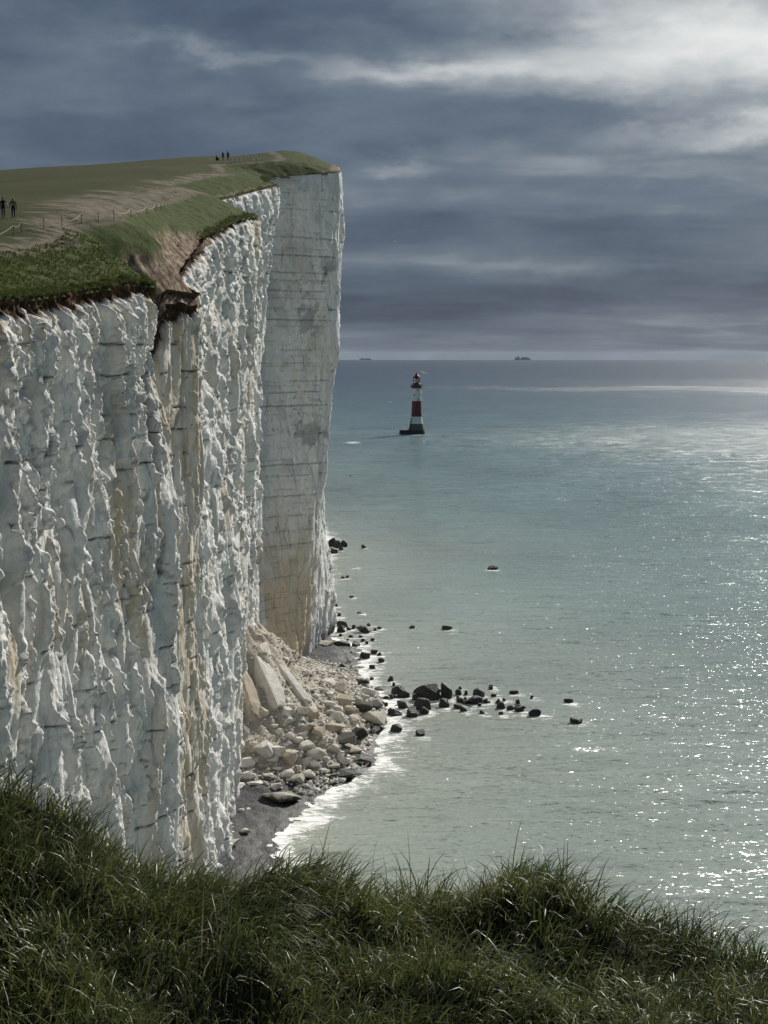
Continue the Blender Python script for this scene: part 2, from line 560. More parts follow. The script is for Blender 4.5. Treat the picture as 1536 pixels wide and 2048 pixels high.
# ------------------------------------------------------------------ plan of the coast
# every station: distance, then the cliff's profile from the turf edge down, as pixels of the photograph at that distance;
# soil depth in metres, roughness of the chalk, stain
STN = [
    (40, [(-1300, 640), (-1300, 1700)], 1.2, 0.7, 0.1),
    (68, [(-420, 625), (-400, 1700)], 1.2, 0.9, 0.1),
    (90, [(0, 600), (-4, 900), (0, 1700)], 1.25, 1.0, 0.05),
    (108, [(150, 583), (148, 900), (160, 1700)], 1.15, 1.0, 0.05),
    (119, [(262, 566), (256, 900), (262, 1700)], 1.0, 1.0, 0.36),
    (125, [(310, 570), (292, 690), (308, 860), (332, 1000), (338, 1120), (345, 1700)], 1.4, 0.8, 0.15),
    (129, [(300, 615), (296, 700), (312, 860), (336, 1010), (342, 1120), (350, 1700)], 4.0, 0.6, 0.4),
    (132, [(308, 640), (318, 860), (338, 1010), (346, 1130), (358, 1700)], 2.4, 0.6, 0.55),
    (134, [(332, 578), (336, 800), (352, 1000), (362, 1200), (370, 1700)], 3.0, 0.45, 0.85),
    (138.5, [(400, 588), (394, 700), (386, 800), (388, 1100), (398, 1500), (404, 1700)], 2.0, 0.6, 0.8),
    (141, [(372, 572), (380, 800), (392, 1100), (404, 1700)], 1.2, 0.7, 0.35),
    (146, [(354, 556), (372, 800), (396, 1150), (414, 1700)], 0.6, 0.9, 0.1),
    (158, [(386, 505), (396, 800), (424, 1200), (430, 1600)], 1.0, 1.0, 0.08),
    (169, [(414, 470), (424, 700), (440, 1000), (463, 1250), (454, 1450), (441, 1600), (446, 1690)], 1.0, 0.9, 0.2),
    (184, [(466, 440), (464, 800), (468, 1100), (466, 1400)], 0.8, 0.95, 0.25),
    (196, [(504, 431), (494, 700), (488, 800), (482, 1000), (468, 1290)], 0.6, 0.9, 0.3),
    (200, [(514, 437), (503, 700), (496, 800), (486, 1100), (472, 1290)], 0.3, 0.8, 0.3),
    (202, [(452, 416), (470, 800), (482, 1300)], 0.2, 0.7, 0.2),
    (207, [(428, 405), (462, 800), (484, 1300)], 0.2, 0.9, 0.0),
    (222, [(494, 387), (490, 800), (496, 1300)], 0.2, 1.0, 0.0),
    (238, [(554, 372), (539, 500), (513, 700), (513, 1000), (507, 1150), (500, 1300)], 0.2, 0.9, 0.05),
    (240, [(534, 366), (512, 800), (503, 1300)], 0.2, 0.6, 0.1),
    (255, [(528, 357), (512, 900), (520, 1300)], 0.4, 0.3, 0.15),
    (258, [(545, 355), (528, 900), (545, 1200), (572, 1345)], 0.2, 0.33, 0.2),
    (264, [(655, 347), (648, 600), (634, 900), (612, 1150), (598, 1345)], 0.2, 0.345, 0.2),
    (267, [(678, 346), (678, 500), (674, 700), (661, 775), (651, 950), (639, 1020), (626, 1150), (607, 1340)], 0.15, 0.4, 0.0),
    (273, [(678, 344), (675, 600), (670, 720), (656, 780), (647, 950), (638, 1020), (638, 1150), (624, 1330)], 0.15, 0.45, 0.0),
    (290, [(676, 334), (668, 700), (640, 900), (636, 1020), (650, 1120), (655, 1200), (640, 1310)], 0.2, 0.6, 0.0),
    (297, [(668, 331), (655, 700), (638, 930), (640, 1020), (657, 1100), (666, 1180), (670, 1240), (660, 1278)], 0.2, 0.6, 0.0),
    (303, [(655, 328), (640, 900), (650, 1100), (652, 1262)], 0.3, 0.6, 0.0),
    (340, [(612, 345), (610, 1200)], 0.5, 0.6, 0.0),
    (430, [(540, 420), (540, 1080)], 0.5, 0.6, 0.0),
]
NT_ = 530
Ys = np.array([s[0] for s in STN], float)
PX, PZ = [], []
TT = np.linspace(0, 1, NT_)
for D, prof, *_ in STN:
    pts = np.array([at(u, v, D) for u, v in prof])
    zt = pts[0, 2]
    z = zt + (-2.0 - zt) * TT
    x = np.interp(-z, -pts[:, 2], pts[:, 0])
    PX.append(x)
    PZ.append(z)
PX, PZ = np.array(PX), np.array(PZ)
SOIL = np.array([s[2] for s in STN])
RGH = np.array([s[3] for s in STN])
STAIN = np.array([s[4] for s in STN])
seg = np.hypot(np.diff(PX[:, 0]), np.diff(Ys))
S_ST = np.concatenate([[0], np.cumsum(seg)])


def xedge(Y):
    return np.interp(Y, Ys, PX[:, 0])


def zedge(Y):
    return np.interp(Y, Ys, PZ[:, 0])


HILL_Y = np.array([0, 40, 90, 118, 136, 200, 270, 300, 330, 430, 600])
HILL_Z = np.array([50, 54.5, 61.8, 66.0, 69.2, 79.5, 91.2, 95.6, 97.2, 92, 80])


def zturf(X, Y, fine=True):
    X, Y = np.asarray(X, float), np.asarray(Y, float)
    ww = np.maximum(xedge(Y) - X, 0)
    hill = np.interp(Y, HILL_Y, HILL_Z) - 0.065 * np.maximum(0, -X - 34) + 1.6 * np.exp(-((X + 17) / 7) ** 2 - ((Y - 287) / 14) ** 2)
    drop = hill - zedge(Y)
    scale = np.interp(Y, [40, 122, 128, 150, 165, 180, 240, 270], [9, 6, 3.6, 4.2, 4.5, 7, 7, 5])
    z = hill - drop * np.exp(-(ww / scale) ** 1.25)
    if fine:
        rough = np.interp(ww, [0, 7, 13], [1.0, 0.8, 0.12])
        z = z + rough * (0.14 * fbm(X / 2.2, Y / 2.2, 3, 4, 0.6) * np.interp(ww, [0, 0.6], [0, 1])) + 0.35 * fbm(X / 26, Y / 26, 8, 2) * np.interp(ww, [0, 10], [0, 1])
    return z


# shoreline as X(Y), from pixels where the wash meets the shingle
SH_PX = [(556, 1720), (545, 1690), (553, 1668), (600, 1640), (618, 1610), (645, 1585), (690, 1565), (738, 1535), (748, 1480), (772, 1445), (768, 1405),
         (752, 1385), (728, 1362), (716, 1340), (722, 1318), (722, 1300), (700, 1288), (664, 1279)]
sh = []
for u, v in SH_PX:
    d = ray(u, v)
    sh.append((H / -d[2] * d[1], H / -d[2] * d[0]))
sh.sort()
SHY = np.array([60] + [s[0] for s in sh] + [304, 340, 450, 600, 1500, 6000])
SHX = np.array([-22] + [s[1] for s in sh] + [-10.8, -17, -17, -40, -160, -900])


def xshore(Y):
    return np.interp(Y, SHY, SHX)


TAL_Y = [183, 187, 193, 199, 206, 214, 226, 240, 252, 260, 266]
TAL_A = [0, 1.5, 4.5, 9.0, 13.5, 14.0, 11.5, 7.5, 4.0, 1.5, 0]


def zbeach(X, Y):
    X, Y = np.asarray(X, float), np.asarray(Y, float)
    d = xshore(Y) - X
    hb = np.where(d > 0, 0.15 * d, 0.16 * d)
    L = np.maximum(xshore(Y) + 20.5 + 0.5, 2)
    ta = np.interp(Y, TAL_Y, TAL_A) * np.clip(1 - (X + 20.5) / L, 0, 1.05) ** 1.25
    mound = ta * (1 + 0.22 * fbm(X / 6, Y / 6, 21, 3)) + 0.5 * np.clip(ta, 0, 1) * fbm(X / 1.5, Y / 1.5, 22, 3)
    return hb + mound + 0.20 * fbm(X / 2.6, Y / 2.6, 23, 4, 0.6)


# ------------------------------------------------------------------ sea: one curved sheet reaching the horizon
ROCKS_AT_SEA = []      # filled before the sea is built, so the foam gathers round them
SEA_ROCK_PX = [(797, 1382, 27, 15), (808, 1391, 21, 10), (856, 1388, 46, 27), (869, 1378, 27, 16), (893, 1384, 24, 31), (917, 1386, 13, 9), (932, 1387, 8, 7),
    (958, 1388, 25, 16), (834, 1397, 20, 10), (924, 1404, 20, 12), (919, 1414, 22, 8), (949, 1403, 33, 13), (972, 1403, 9, 7), (888, 1408, 22, 15),
    (846, 1411, 36, 20), (848, 1423, 20, 11), (826, 1427, 31, 15), (806, 1412, 20, 12), (1003, 1412, 18, 12), (1021, 1417, 15, 7), (1039, 1418, 23, 10),
    (1069, 1427, 25, 12), (1154, 1443, 27, 9), (1028, 1386, 18, 4), (1137, 1403, 20, 4), (841, 1467, 19, 11), (791, 1459, 27, 12), (790, 1427, 27, 9),
    (987, 1391, 14, 5), (985, 1137, 20, 5),
    (664, 1087, 19, 15), (673, 1090, 15, 15), (687, 1089, 15, 12), (667, 1102, 17, 11), (683, 1097, 11, 7), (727, 1094, 9, 6),
    (686, 1155, 7, 4), (695, 1154, 8, 4), (703, 1194, 9, 3), (676, 1230, 11, 6), (672, 1211, 8, 4), (682, 1248, 16, 9), (691, 1250, 9, 9), (682, 1260, 16, 11),
    (698, 1257, 9, 8), (707, 1255, 8, 7), (726, 1261, 32, 11), (738, 1250, 8, 5), (759, 1256, 9, 4), (823, 1255, 14, 4), (720, 1226, 11, 3), (745, 1280, 9, 4),
    (729, 1310, 21, 17), (750, 1305, 17, 7), (759, 1309, 9, 5), (762, 1322, 13, 7), (745, 1335, 14, 6), (743, 1357, 9, 6), (711, 1289, 18, 8), (683, 1291, 33, 11),
    (895, 1258, 22, 3)]


def sea_point(u, v):
    d = ray(u, v)
    return np.array([0, 0, H]) + d * (H / -d[2])


_rr = random.Random(31)
for _k in range(34):
    _u = 772 + 300 * _rr.random() ** 1.5
    SEA_ROCK_PX.append((_u, 1384 + (_u - 770) * 0.10 + _rr.gauss(0, 15), _rr.uniform(6, 15), _rr.uniform(4, 8)))
for _k in range(12):
    SEA_ROCK_PX.append((_rr.uniform(668, 760), _rr.uniform(1235, 1330), _rr.uniform(5, 10), _rr.uniform(3, 5)))
SEA_ROCKS = []
for u, v, wpx, hpx in SEA_ROCK_PX:
    p = sea_point(u, v + hpx * 0.42)
    SEA_ROCKS.append((p[0], p[1], wpx * p[1] / F * 1.12, hpx * p[1] / F * 1.1))


def build_sea():
    azs = np.concatenate([np.radians(np.linspace(-180, -17, 60)[:-1]), np.radians(np.linspace(-17, 17, 160)), np.radians(np.linspace(17, 180, 60)[1:])])
    rr = np.concatenate([[30, 60, 100, 130], np.geomspace(150, 1300, 330), np.geomspace(1310, 32000, 190)])
    A, Rr = np.meshgrid(azs, rr, indexing='ij')
    X, Y = Rr * np.sin(A), Rr * np.cos(A)
    Z = -Rr ** 2 / (2 * REARTH)
    # foam
    d = X - xshore(Y)
    front = (Y > 120) & (Y < 1500)
    edge = np.where(front, np.exp(-np.maximum(d, 0) / np.interp(Y, [150, 200, 240, 300, 400], [6, 8, 6, 5, 7])), 0)
    foam = 0.50 * edge * (1 + 0.35 * fbm(X / 5, Y / 7, 48, 3)) + np.where(front, 0.16 * np.exp(-np.maximum(d, 0) / 30), 0)
    for x, y, wm, hm in SEA_ROCKS:
        q = ((X - x - 0.4) / (wm * 0.8 + 1.2)) ** 2 + ((Y - y + 0.8) / (wm * 0.9 + 2.2)) ** 2
        foam = np.maximum(foam, 0.52 * np.exp(-q * 0.8))
    foam = np.maximum(foam, np.where((np.abs(Y - 1051) < 70), 0.5 * np.exp(-((X - 20) / 26) ** 2 - ((Y - 1040) / 16) ** 2), 0))
    for (u, v, su, sv, am) in ((705, 885, 30, 3.5, 0.6), (715, 1137, 26, 5, 0.5), (905, 1268, 40, 5, 0.42), (1090, 1403, 25, 3, 0.5), (1455, 1560, 60, 26, 0.36), (750, 1440, 26, 40, 0.3)):
        p = sea_point(u, v)
        sy = sv * p[1] ** 2 / (F * H)
        foam = np.maximum(foam, am * np.exp(-((X - p[0]) / (su * p[1] / F)) ** 2 - ((Y - p[1]) / sy) ** 2))
    # turbidity: chalk milk by the shore, green shallows, blue deep water, painted cloud shadow far out
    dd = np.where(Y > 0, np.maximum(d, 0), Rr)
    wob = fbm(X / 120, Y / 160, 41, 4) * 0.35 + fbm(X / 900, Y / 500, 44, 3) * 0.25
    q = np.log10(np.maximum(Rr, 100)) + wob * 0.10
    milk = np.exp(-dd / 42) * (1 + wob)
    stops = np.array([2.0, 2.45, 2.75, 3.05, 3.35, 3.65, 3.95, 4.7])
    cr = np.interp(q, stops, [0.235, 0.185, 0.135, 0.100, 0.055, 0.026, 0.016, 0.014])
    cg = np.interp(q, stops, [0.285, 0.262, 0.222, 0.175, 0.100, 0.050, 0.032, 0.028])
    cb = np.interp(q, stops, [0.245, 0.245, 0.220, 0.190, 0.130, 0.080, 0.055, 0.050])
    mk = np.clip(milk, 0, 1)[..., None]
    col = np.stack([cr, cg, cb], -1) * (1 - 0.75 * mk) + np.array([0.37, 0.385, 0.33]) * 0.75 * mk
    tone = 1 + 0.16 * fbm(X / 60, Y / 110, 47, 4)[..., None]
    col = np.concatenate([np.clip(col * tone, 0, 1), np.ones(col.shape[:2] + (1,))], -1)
    # wave ruffle, with sunlit patches imitated by steeper, rougher bands
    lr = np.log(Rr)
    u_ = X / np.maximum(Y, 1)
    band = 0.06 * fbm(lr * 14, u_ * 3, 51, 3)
    ruffle_glint = np.interp(lr, np.log([150, 500, 750, 1000]), [0.60, 0.62, 0.72, 0.74]) + 0.6 * band
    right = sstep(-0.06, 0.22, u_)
    ruffle_glint += 1.6 * np.exp(-((lr - math.log(2480) - 0.03 * np.sin(u_ * 40)) / 0.065) ** 2) * (0.15 + 0.85 * right)
    ruffle_glint += 1.5 * np.exp(-((lr - math.log(1000)) / 0.15) ** 2) * (0.12 + 0.88 * right) + 0.22 * right * sstep(math.log(500), math.log(700), lr)
    ruffle_glint -= 0.18 * np.exp(-((lr - math.log(1650)) / 0.22) ** 2)
    ruffle_glint -= 0.22 * sstep(math.log(3100), math.log(3900), lr)
    V = np.stack([X, Y, Z], -1).reshape(-1, 3)
    me = mesh_np('sea', V, grid_faces(len(azs), len(rr)), {'water': col.reshape(-1, 4), 'foam': foam.ravel(), 'ruffle_glint': np.clip(ruffle_glint, 0.25, 3.0).ravel()}, True)
    link('sea', me, M_SEA, kind='structure')


build_sea()

# ------------------------------------------------------------------ cliff
FLINT_V = [388, 420, 476, 498, 512, 546, 562, 583, 597, 618, 640, 700, 726, 762, 784, 811, 868, 928, 950, 990, 1030, 1060, 1088, 1150, 1190, 1222, 1260, 1300]
FLINT_Z = np.array([at(600, v, 262)[2] for v in FLINT_V])
MINOR_Z = np.arange(4, 88, 1.37) + 0.5 * np.sin(np.arange(4, 88, 1.37) * 7)
MINOR_A = np.array([0.10 + 0.12 * ((k * 7) % 5) / 4 for k in range(len(MINOR_Z))])
FLINT_A = np.array([0.35, 0.3, 0.9, 0.45, 1.0, 0.8, 0.6, 0.75, 0.4, 0.5, 0.85, 0.4, 0.45, 0.6, 0.85, 1.0, 0.45, 0.85, 0.5, 0.8, 0.6, 0.45, 0.7, 0.5, 0.6, 0.4, 0.45, 0.5])


def build_cliff(name, y_from, y_to, ds_f):
    ss = [np.interp(y_from, Ys, S_ST)]
    s_end = np.interp(y_to, Ys, S_ST)
    while ss[-1] < s_end:
        ss.append(min(ss[-1] + ds_f(np.interp(ss[-1], S_ST, Ys)), s_end))
    s = np.array(ss)
    Yl = np.interp(s, S_ST, Ys)

    def along(arr):
        i = np.clip(np.searchsorted(Ys, Yl, 'right') - 1, 0, len(Ys) - 2)
        f = ((Yl - Ys[i]) / (Ys[i + 1] - Ys[i]))
        f = f[:, None] if arr.ndim == 2 else f
        return arr[i] * (1 - f) + arr[i + 1] * f
    X, Z = along(PX), along(PZ)
    Y = np.repeat(Yl[:, None], NT_, 1)
    S = np.repeat(s[:, None], NT_, 1)
    soil_d = along(SOIL)[:, None]
    rg = along(RGH)[:, None]
    stn = along(STAIN)[:, None]
    # outward normal in plan, smoothed along the cliff
    tx, ty = np.gradient(X, axis=0), np.gradient(Y, axis=0)
    step = max(1, int(2.0 / max(np.median(np.diff(s)), 1e-3)))
    ker = np.ones(2 * step + 1) / (2 * step + 1)
    sm = lambda a: np.stack([np.convolve(np.pad(a[:, j], step, 'edge'), ker, 'valid') for j in range(0, NT_, 31)], 1)
    jj = np.arange(0, NT_, 31)
    cols = np.clip(np.round(np.arange(NT_) / 31).astype(int), 0, len(jj) - 1)
    tx, ty = sm(tx)[:, cols], sm(ty)[:, cols]
    ln = np.hypot(tx, ty) + 1e-9
    nx, ny = ty / ln, -tx / ln
    top = Z[:, :1]
    dep = top - Z
    # relief
    wz = Z + 0.9 * perlin(S / 7, Z / 9, 60)
    ws = S + 0.35 * perlin(S / 3, Z / 10, 61) + Z * 0.10 + 2.2 * perlin(S / 14, Z / 16, 163)
    jag1, jag2 = fbm(S / 0.9, Z / 1.1, 160, 4, 0.7), fbm(S / 0.8, Z / 1.3, 166, 4, 0.7)

    hgt = 0.5 * perlin(S / 8.5, Z / 55, 62)
    white = sstep(18, 3, dep + 5 * fbm(S / 6, Z / 9, 165, 2)) * sstep(0.85, 0.95, rg)   # weathered, broken chalk below the turf
    calm = np.clip(sstep(0.06, 0.30, fbm(S / 1.9, Z / 6, 161, 3)) + white * sstep(-0.22, 0.12, fbm(S / 1.8, Z / 4, 164, 3)), 0, 1)        # broad smooth plates beside broken bands
    crack = np.zeros_like(S)
    for wd_, ht_, sd_, am, wj, msk in ((3.8, 9.0, 64, 0.28, 0.05, 1.0), (2.0, 5.0, 65, 0.55, 0.035, 1.0), (0.78, 1.6, 66, 0.64, 0.035, 0.06 + 0.94 * calm),
                                       (0.36, 0.55, 67, 0.90, 0.03, 0.03 + 0.97 * calm)):
        f, gap = planes(ws / wd_ + wj * jag1 / max(wd_, 1), wz / ht_ + wj * jag2, sd_, wd_, ht_, (0.60 if sd_ < 66 else 0.42) - 0.32 * white, (0.22 if sd_ < 66 else 0.34) * (1 + 0.6 * white), 0.30, 0.35 - 0.28 * white)
        hgt += am * f * msk * ((1 - 0.45 * white) if sd_ < 66 else (1 + 0.25 * white))
        if sd_ < 66:
            crack = np.maximum(crack, sstep(0.05 * wd_, 0.0, gap) * sstep(0.1, 0.4, fbm(S / 2.5, Z / 7, 162 + sd_, 2)))
    f, _ = facets(S / 0.34 + 0.2 * jag1, Z / 0.42 + 0.2 * jag2, 71, 1.5, 0.7)
    hgt += 0.17 * f * calm * sstep(-0.15, 0.25, fbm(S / 1.7, Z / 5, 70, 3) + 0.30 * white)
    hgt += (0.02 + 0.09 * calm) * (1 - 2 * np.abs(perlin(S / 0.55 + 0.3 * jag2, Z / 2.4, 167))) * (0.3 + 0.7 * sstep(-0.2, 0.3, fbm(S / 2, Z / 5, 168, 2)))
    hgt += 0.04 * fbm(S / 0.5, Z / 0.5, 68, 4, 0.75) - 0.50 - 0.10 * crack
    # the open fissure below the gully
    dpt = Y * CP - (Z - H) * SP
    uu_, vv_ = X / dpt * F + 768, 1024 - (Y * SP + (Z - H) * CP) / dpt * F
    fx = np.interp(vv_, [690, 800, 870, 960, 1040, 1130, 1160], [288, 288, 292, 303, 311, 319, 321])
    fissure = np.exp(-((uu_ - fx - 1.5 * jag1) / np.interp(vv_, [690, 860, 1130], [5.0, 7.0, 4.0])) ** 2) * (vv_ > 700) * (vv_ < 1150) * (Y > 112) * (Y < 136)
    hgt = hgt * (1 - 0.7 * fissure) - 1.0 * fissure
    fade = np.interp(dep, [0, 0.3, 2.5], [0.15, 0.5, 1.0])
    hgt = hgt * rg * fade
    # flint seams: shallow grooves that come and go
    flint = np.zeros_like(Z)
    far_face = rg < 0.35
    zw = Z - np.where(far_face, 0.10, 0.28) * perlin(S / 5, Z / 9, 72) - 0.05 * perlin(S / 0.7, Z / 3, 73)
    wob_w = 0.04 * perlin(S / 0.5, Z / 2, 76)
    for main, (lz, la_) in ((True, (FLINT_Z, FLINT_A)), (False, (MINOR_Z, MINOR_A))):
        if not main and not far_face.any():
            continue
        o_ = np.argsort(lz)
        lz, la_ = lz[o_], la_[o_]
        k_ = np.searchsorted((lz[1:] + lz[:-1]) / 2, zw)
        am = la_[k_]
        lid = k_ * 3.17 + (0 if main else 501.3)
        g_ = perlin(S / 3.2, lid, 74) + 0.55 * perlin(S / 0.8, lid + 0.4, 75)
        gate = sstep(0.12 - 0.8 * am * np.where(far_face, 1.5, 0.26), np.where(far_face, 0.34 - 0.5 * am, 0.34), g_)
        wd = np.maximum(np.where(far_face, 0.105, 0.07) + wob_w, 0.045)
        fl = gate * np.exp(-((zw - lz[k_]) / wd) ** 2) * np.where(far_face, 0.22 + 0.5 * am, 1.0)
        flint = np.maximum(flint, fl if main else np.where(far_face, fl, 0))
    spots = sstep(0.62, 0.74, perlin(S / 0.45, Z / 0.33, 77)) * sstep(0.0, 0.35, perlin(S / 2.5, Z / 1.1, 78) + 0.1)
    hgt -= 0.22 * flint
    # soil cap, ragged lower edge, set back under the turf
    sd = soil_d * (1 + 0.45 * fbm(S / 1.7, Z * 0, 79, 3)) + 0.25 * perlin(S / 0.35, Z / 1.5, 80)
    soil = sstep(0.12, -0.12, dep - sd) * np.where(soil_d > 0.25, 1, 0)
    hgt -= 0.55 * sstep(0.3, -0.3, dep - sd) * np.where(soil_d > 0.25, 1, 0) * sstep(0, 0.4, dep)
    hgt += soil * 0.22 * fbm(S / 0.45, Z / 1.6, 81, 3)
    # stains
    och = sstep(0.10, 0.75, fbm(S / 3.5, Z / 16, 82, 4) * 0.6 + stn) * (0.45 + 0.55 * sstep(-0.2, 0.4, fbm(S / 1.0, Z / 5, 83, 3)))
    drip = np.exp(-np.maximum(dep - sd, 0) / 2.4) * sstep(0.0, 0.5, fbm(S / 0.9, Z / 12, 84, 3)) * sstep(0.5, 1.5, soil_d)
    och = np.clip(np.maximum(och * 0.8, drip), 0, 1)
    grey = 0.45 * sstep(0.05, 0.55, fbm(S / 5, Z / 7, 85, 4))
    head = (Y > 256) & (Y < 268)
    if head.any():
        low = sstep(34, 12, Z + 6 * fbm(S / 5, Z / 4, 86, 3))
        och = np.where(head, np.maximum(och * 0.5, 0.75 * low), och)
        uu = X / Y * F + 768
        vv = 709 - (Z - H) / Y * F
        pat = np.exp(-((uu - 622) / 30) ** 2 - ((vv - 868) / 26) ** 2) + 0.7 * np.exp(-((uu - 618) / 24) ** 2 - ((vv - 640) / 50) ** 2)
        grey = np.where(head, np.maximum(grey, sstep(0.25, 0.6, pat + 0.35 * fbm(S / 1.5, Z / 1.5, 87, 4))), grey)
    foot = sstep(3.2, 0.6, Z + 0.9 * fbm(S / 1.5, Z, 88, 3))
    flint = np.clip(flint * 0.95 + spots * 0.8 + 0.55 * crack * (rg > 0.3) + 0.9 * fissure + np.where(Y > 280, 0.85 * foot, 0.2 * foot), 0, 1) * (1 - soil)
    X = X + nx * hgt
    Y = Y + ny * hgt
    Z = Z + 0.05 * perlin(S / 0.6, dep / 2, 89) * np.interp(dep, [0, 0.5], [0, 1])
    V = np.stack([X, Y, Z], -1).reshape(-1, 3)
    cm = np.stack([soil, np.clip(och, 0, 1) * (1 - soil), flint, np.clip(grey, 0, 1)], -1).reshape(-1, 4)
    me = mesh_np(name, V, grid_faces(len(s), NT_, True), {'cmask': cm})
    return link(name, me, M_CHALK, kind='structure')


build_cliff('cliff', 40, 255.0, lambda y: 1.2 if y < 80 else (0.13 if y < 146 else 0.34))
build_cliff('headland', 255.0, 429.0, lambda y: 0.17 if y < 274 else (0.4 if y < 306 else 4.0))


# ------------------------------------------------------------------ turf on the clifftop
def build_turf():
    s = np.concatenate([np.arange(0, np.interp(86, Ys, S_ST), 1.5), np.arange(np.interp(86, Ys, S_ST), np.interp(306, Ys, S_ST), 0.33),
                        np.arange(np.interp(306, Ys, S_ST), S_ST[-1], 3.0), [S_ST[-1]]])
    Yl = np.interp(s, S_ST, Ys)
    wv_ = np.concatenate([[-0.12], np.arange(0, 6, 0.22), np.arange(6, 16, 0.4), np.arange(16, 40, 1.2), np.geomspace(40, 260, 22)])
    Y = np.repeat(Yl[:, None], len(wv_), 1)
    W = np.repeat(wv_[None], len(s), 0)
    jag = 0.42 * fbm(s / 1.1, s * 0 + 4.4, 90, 4, 0.6)[:, None] * np.interp(wv_, [-0.3, 0, 3], [1, 1, 0])[None]
    X = xedge(Y) - W + jag
    Z = zturf(X, Y) - np.interp(W, [-0.12, 0, 0.5], [0.30, 0.12, 0.0]) + 0.05
    ww = xedge(Y) - X
    # long grass near the edge, worn path behind it, bare earth on the slipped bank
    n1 = fbm(X / 3, Y / 3, 91, 4)
    lim = np.interp(Y, [80, 118, 140, 160, 176, 200, 250, 270, 300], [8.5, 6.0, 6.2, 5.2, 5.8, 6.5, 6.5, 9.5, 14])
    long_ = sstep(0.6, -0.6, (ww - lim) / 1.3 + n1 * 0.5)
    pw = np.interp(Y, [90, 120, 150, 175, 190, 240, 270], [1.2, 2.0, 5.0, 6.0, 3.0, 1.2, 0.8])
    path = sstep(0.9, 0.0, np.abs(ww - lim - pw * 0.55 - 0.5) / pw - 0.30 + 0.9 * fbm(X / 9, Y / 1.3, 92, 4)) * (1 - long_)
    path *= sstep(0.0, 0.6, fbm(X / 1.6, Y / 0.7, 93, 3) + 0.55)
    rim = sstep(0.6, 0.1, np.abs(ww - lim - 0.5 + 0.3 * n1)) * (Y > 110) * (Y < 300)
    path = np.maximum(path, 0.7 * rim)
    bare_lim = np.interp(Y, [124, 127, 131, 140, 150, 160, 168, 175], [0, 0.6, 2.6, 3.4, 3.4, 2.7, 1.4, 0])
    bare = sstep(0.35, -0.35, ww - bare_lim + 0.5 * n1) * (bare_lim > 0.1)
    pale = sstep(0.5, -0.3, ww - np.interp(Y, [200, 206, 238, 256, 262, 268, 290], [0.3, 1.4, 0.7, 0.3, 0.5, 1.6, 1.0]) + 0.4 * n1) * (Y > 203)
    Z = Z - 0.75 * bare + bare * (0.22 * fbm(X / 0.9, Y / 0.7, 94, 4, 0.65) - 0.35 * np.abs(fbm(X / 4.0, Y / 1.2, 194, 3)))
    tm = np.stack([long_, np.maximum(path, pale), bare * (1 - pale), np.ones_like(ww)], -1).reshape(-1, 4)
    V = np.stack([X, Y, Z], -1).reshape(-1, 3)
    me = mesh_np('clifftop', V, grid_faces(len(s), len(wv_)), {'tmask': tm})
    link('clifftop', me, M_TURF, kind='structure')


build_turf()


# ------------------------------------------------------------------ grass blades as one mass
def blades(name, root, length, width, lean, mat, segs=3, curl=0.6, rnd=None, droop=None):
    """ribbons bent flatwise: each leaves the ground near the vertical and arches over towards its lean"""
    n = len(root)
    la = np.hypot(lean[:, 0], lean[:, 1]) + 1e-6
    ld = lean / la[:, None]
    if droop is None:
        droop = np.full(n, 1.0)
    tw = RNG.normal(0, 0.45, n)                      # the ribbon twists a little
    V = np.zeros((n, segs + 1, 2, 3))
    out, up = np.zeros(n), np.zeros(n)
    th0 = np.minimum(la * 0.55, 1.2)
    for k in range(segs + 1):
        t = k / segs
        wd = width * (1 - t ** 2.2) * 0.5 + width * 0.02
        a_ = np.arctan2(ld[:, 0], -ld[:, 1]) + tw * (0.4 + t)
        th = th0 + droop * t ** (1 + curl)
        for q, sg in ((0, -1), (1, 1)):
            V[:, k, q, 0] = root[:, 0] + ld[:, 0] * out + np.cos(a_) * wd * sg
            V[:, k, q, 1] = root[:, 1] + ld[:, 1] * out + np.sin(a_) * wd * sg
            V[:, k, q, 2] = root[:, 2] + up + np.sin(tw) * wd * sg * 0.5
        out = out + np.sin(th) * length / segs
        up = up + np.cos(th) * length / segs
    base = (np.arange(n) * (segs + 1) * 2)[:, None, None]
    q = np.array([[2 * k, 2 * k + 1, 2 * k + 3, 2 * k + 2] for k in range(segs)])[None]
    Fa = (base + q).reshape(-1, 4)
    if rnd is None:
        rnd = RNG.random(n)
    at_r = np.repeat(rnd, (segs + 1) * 2)
    at_t = np.tile(np.repeat(np.linspace(0, 1, segs + 1), 2), n)
    me = mesh_np(name, V.reshape(-1, 3), Fa, {'rnd': at_r, 'tip': at_t}, True)
    return link(name, me, mat, kind='stuff')


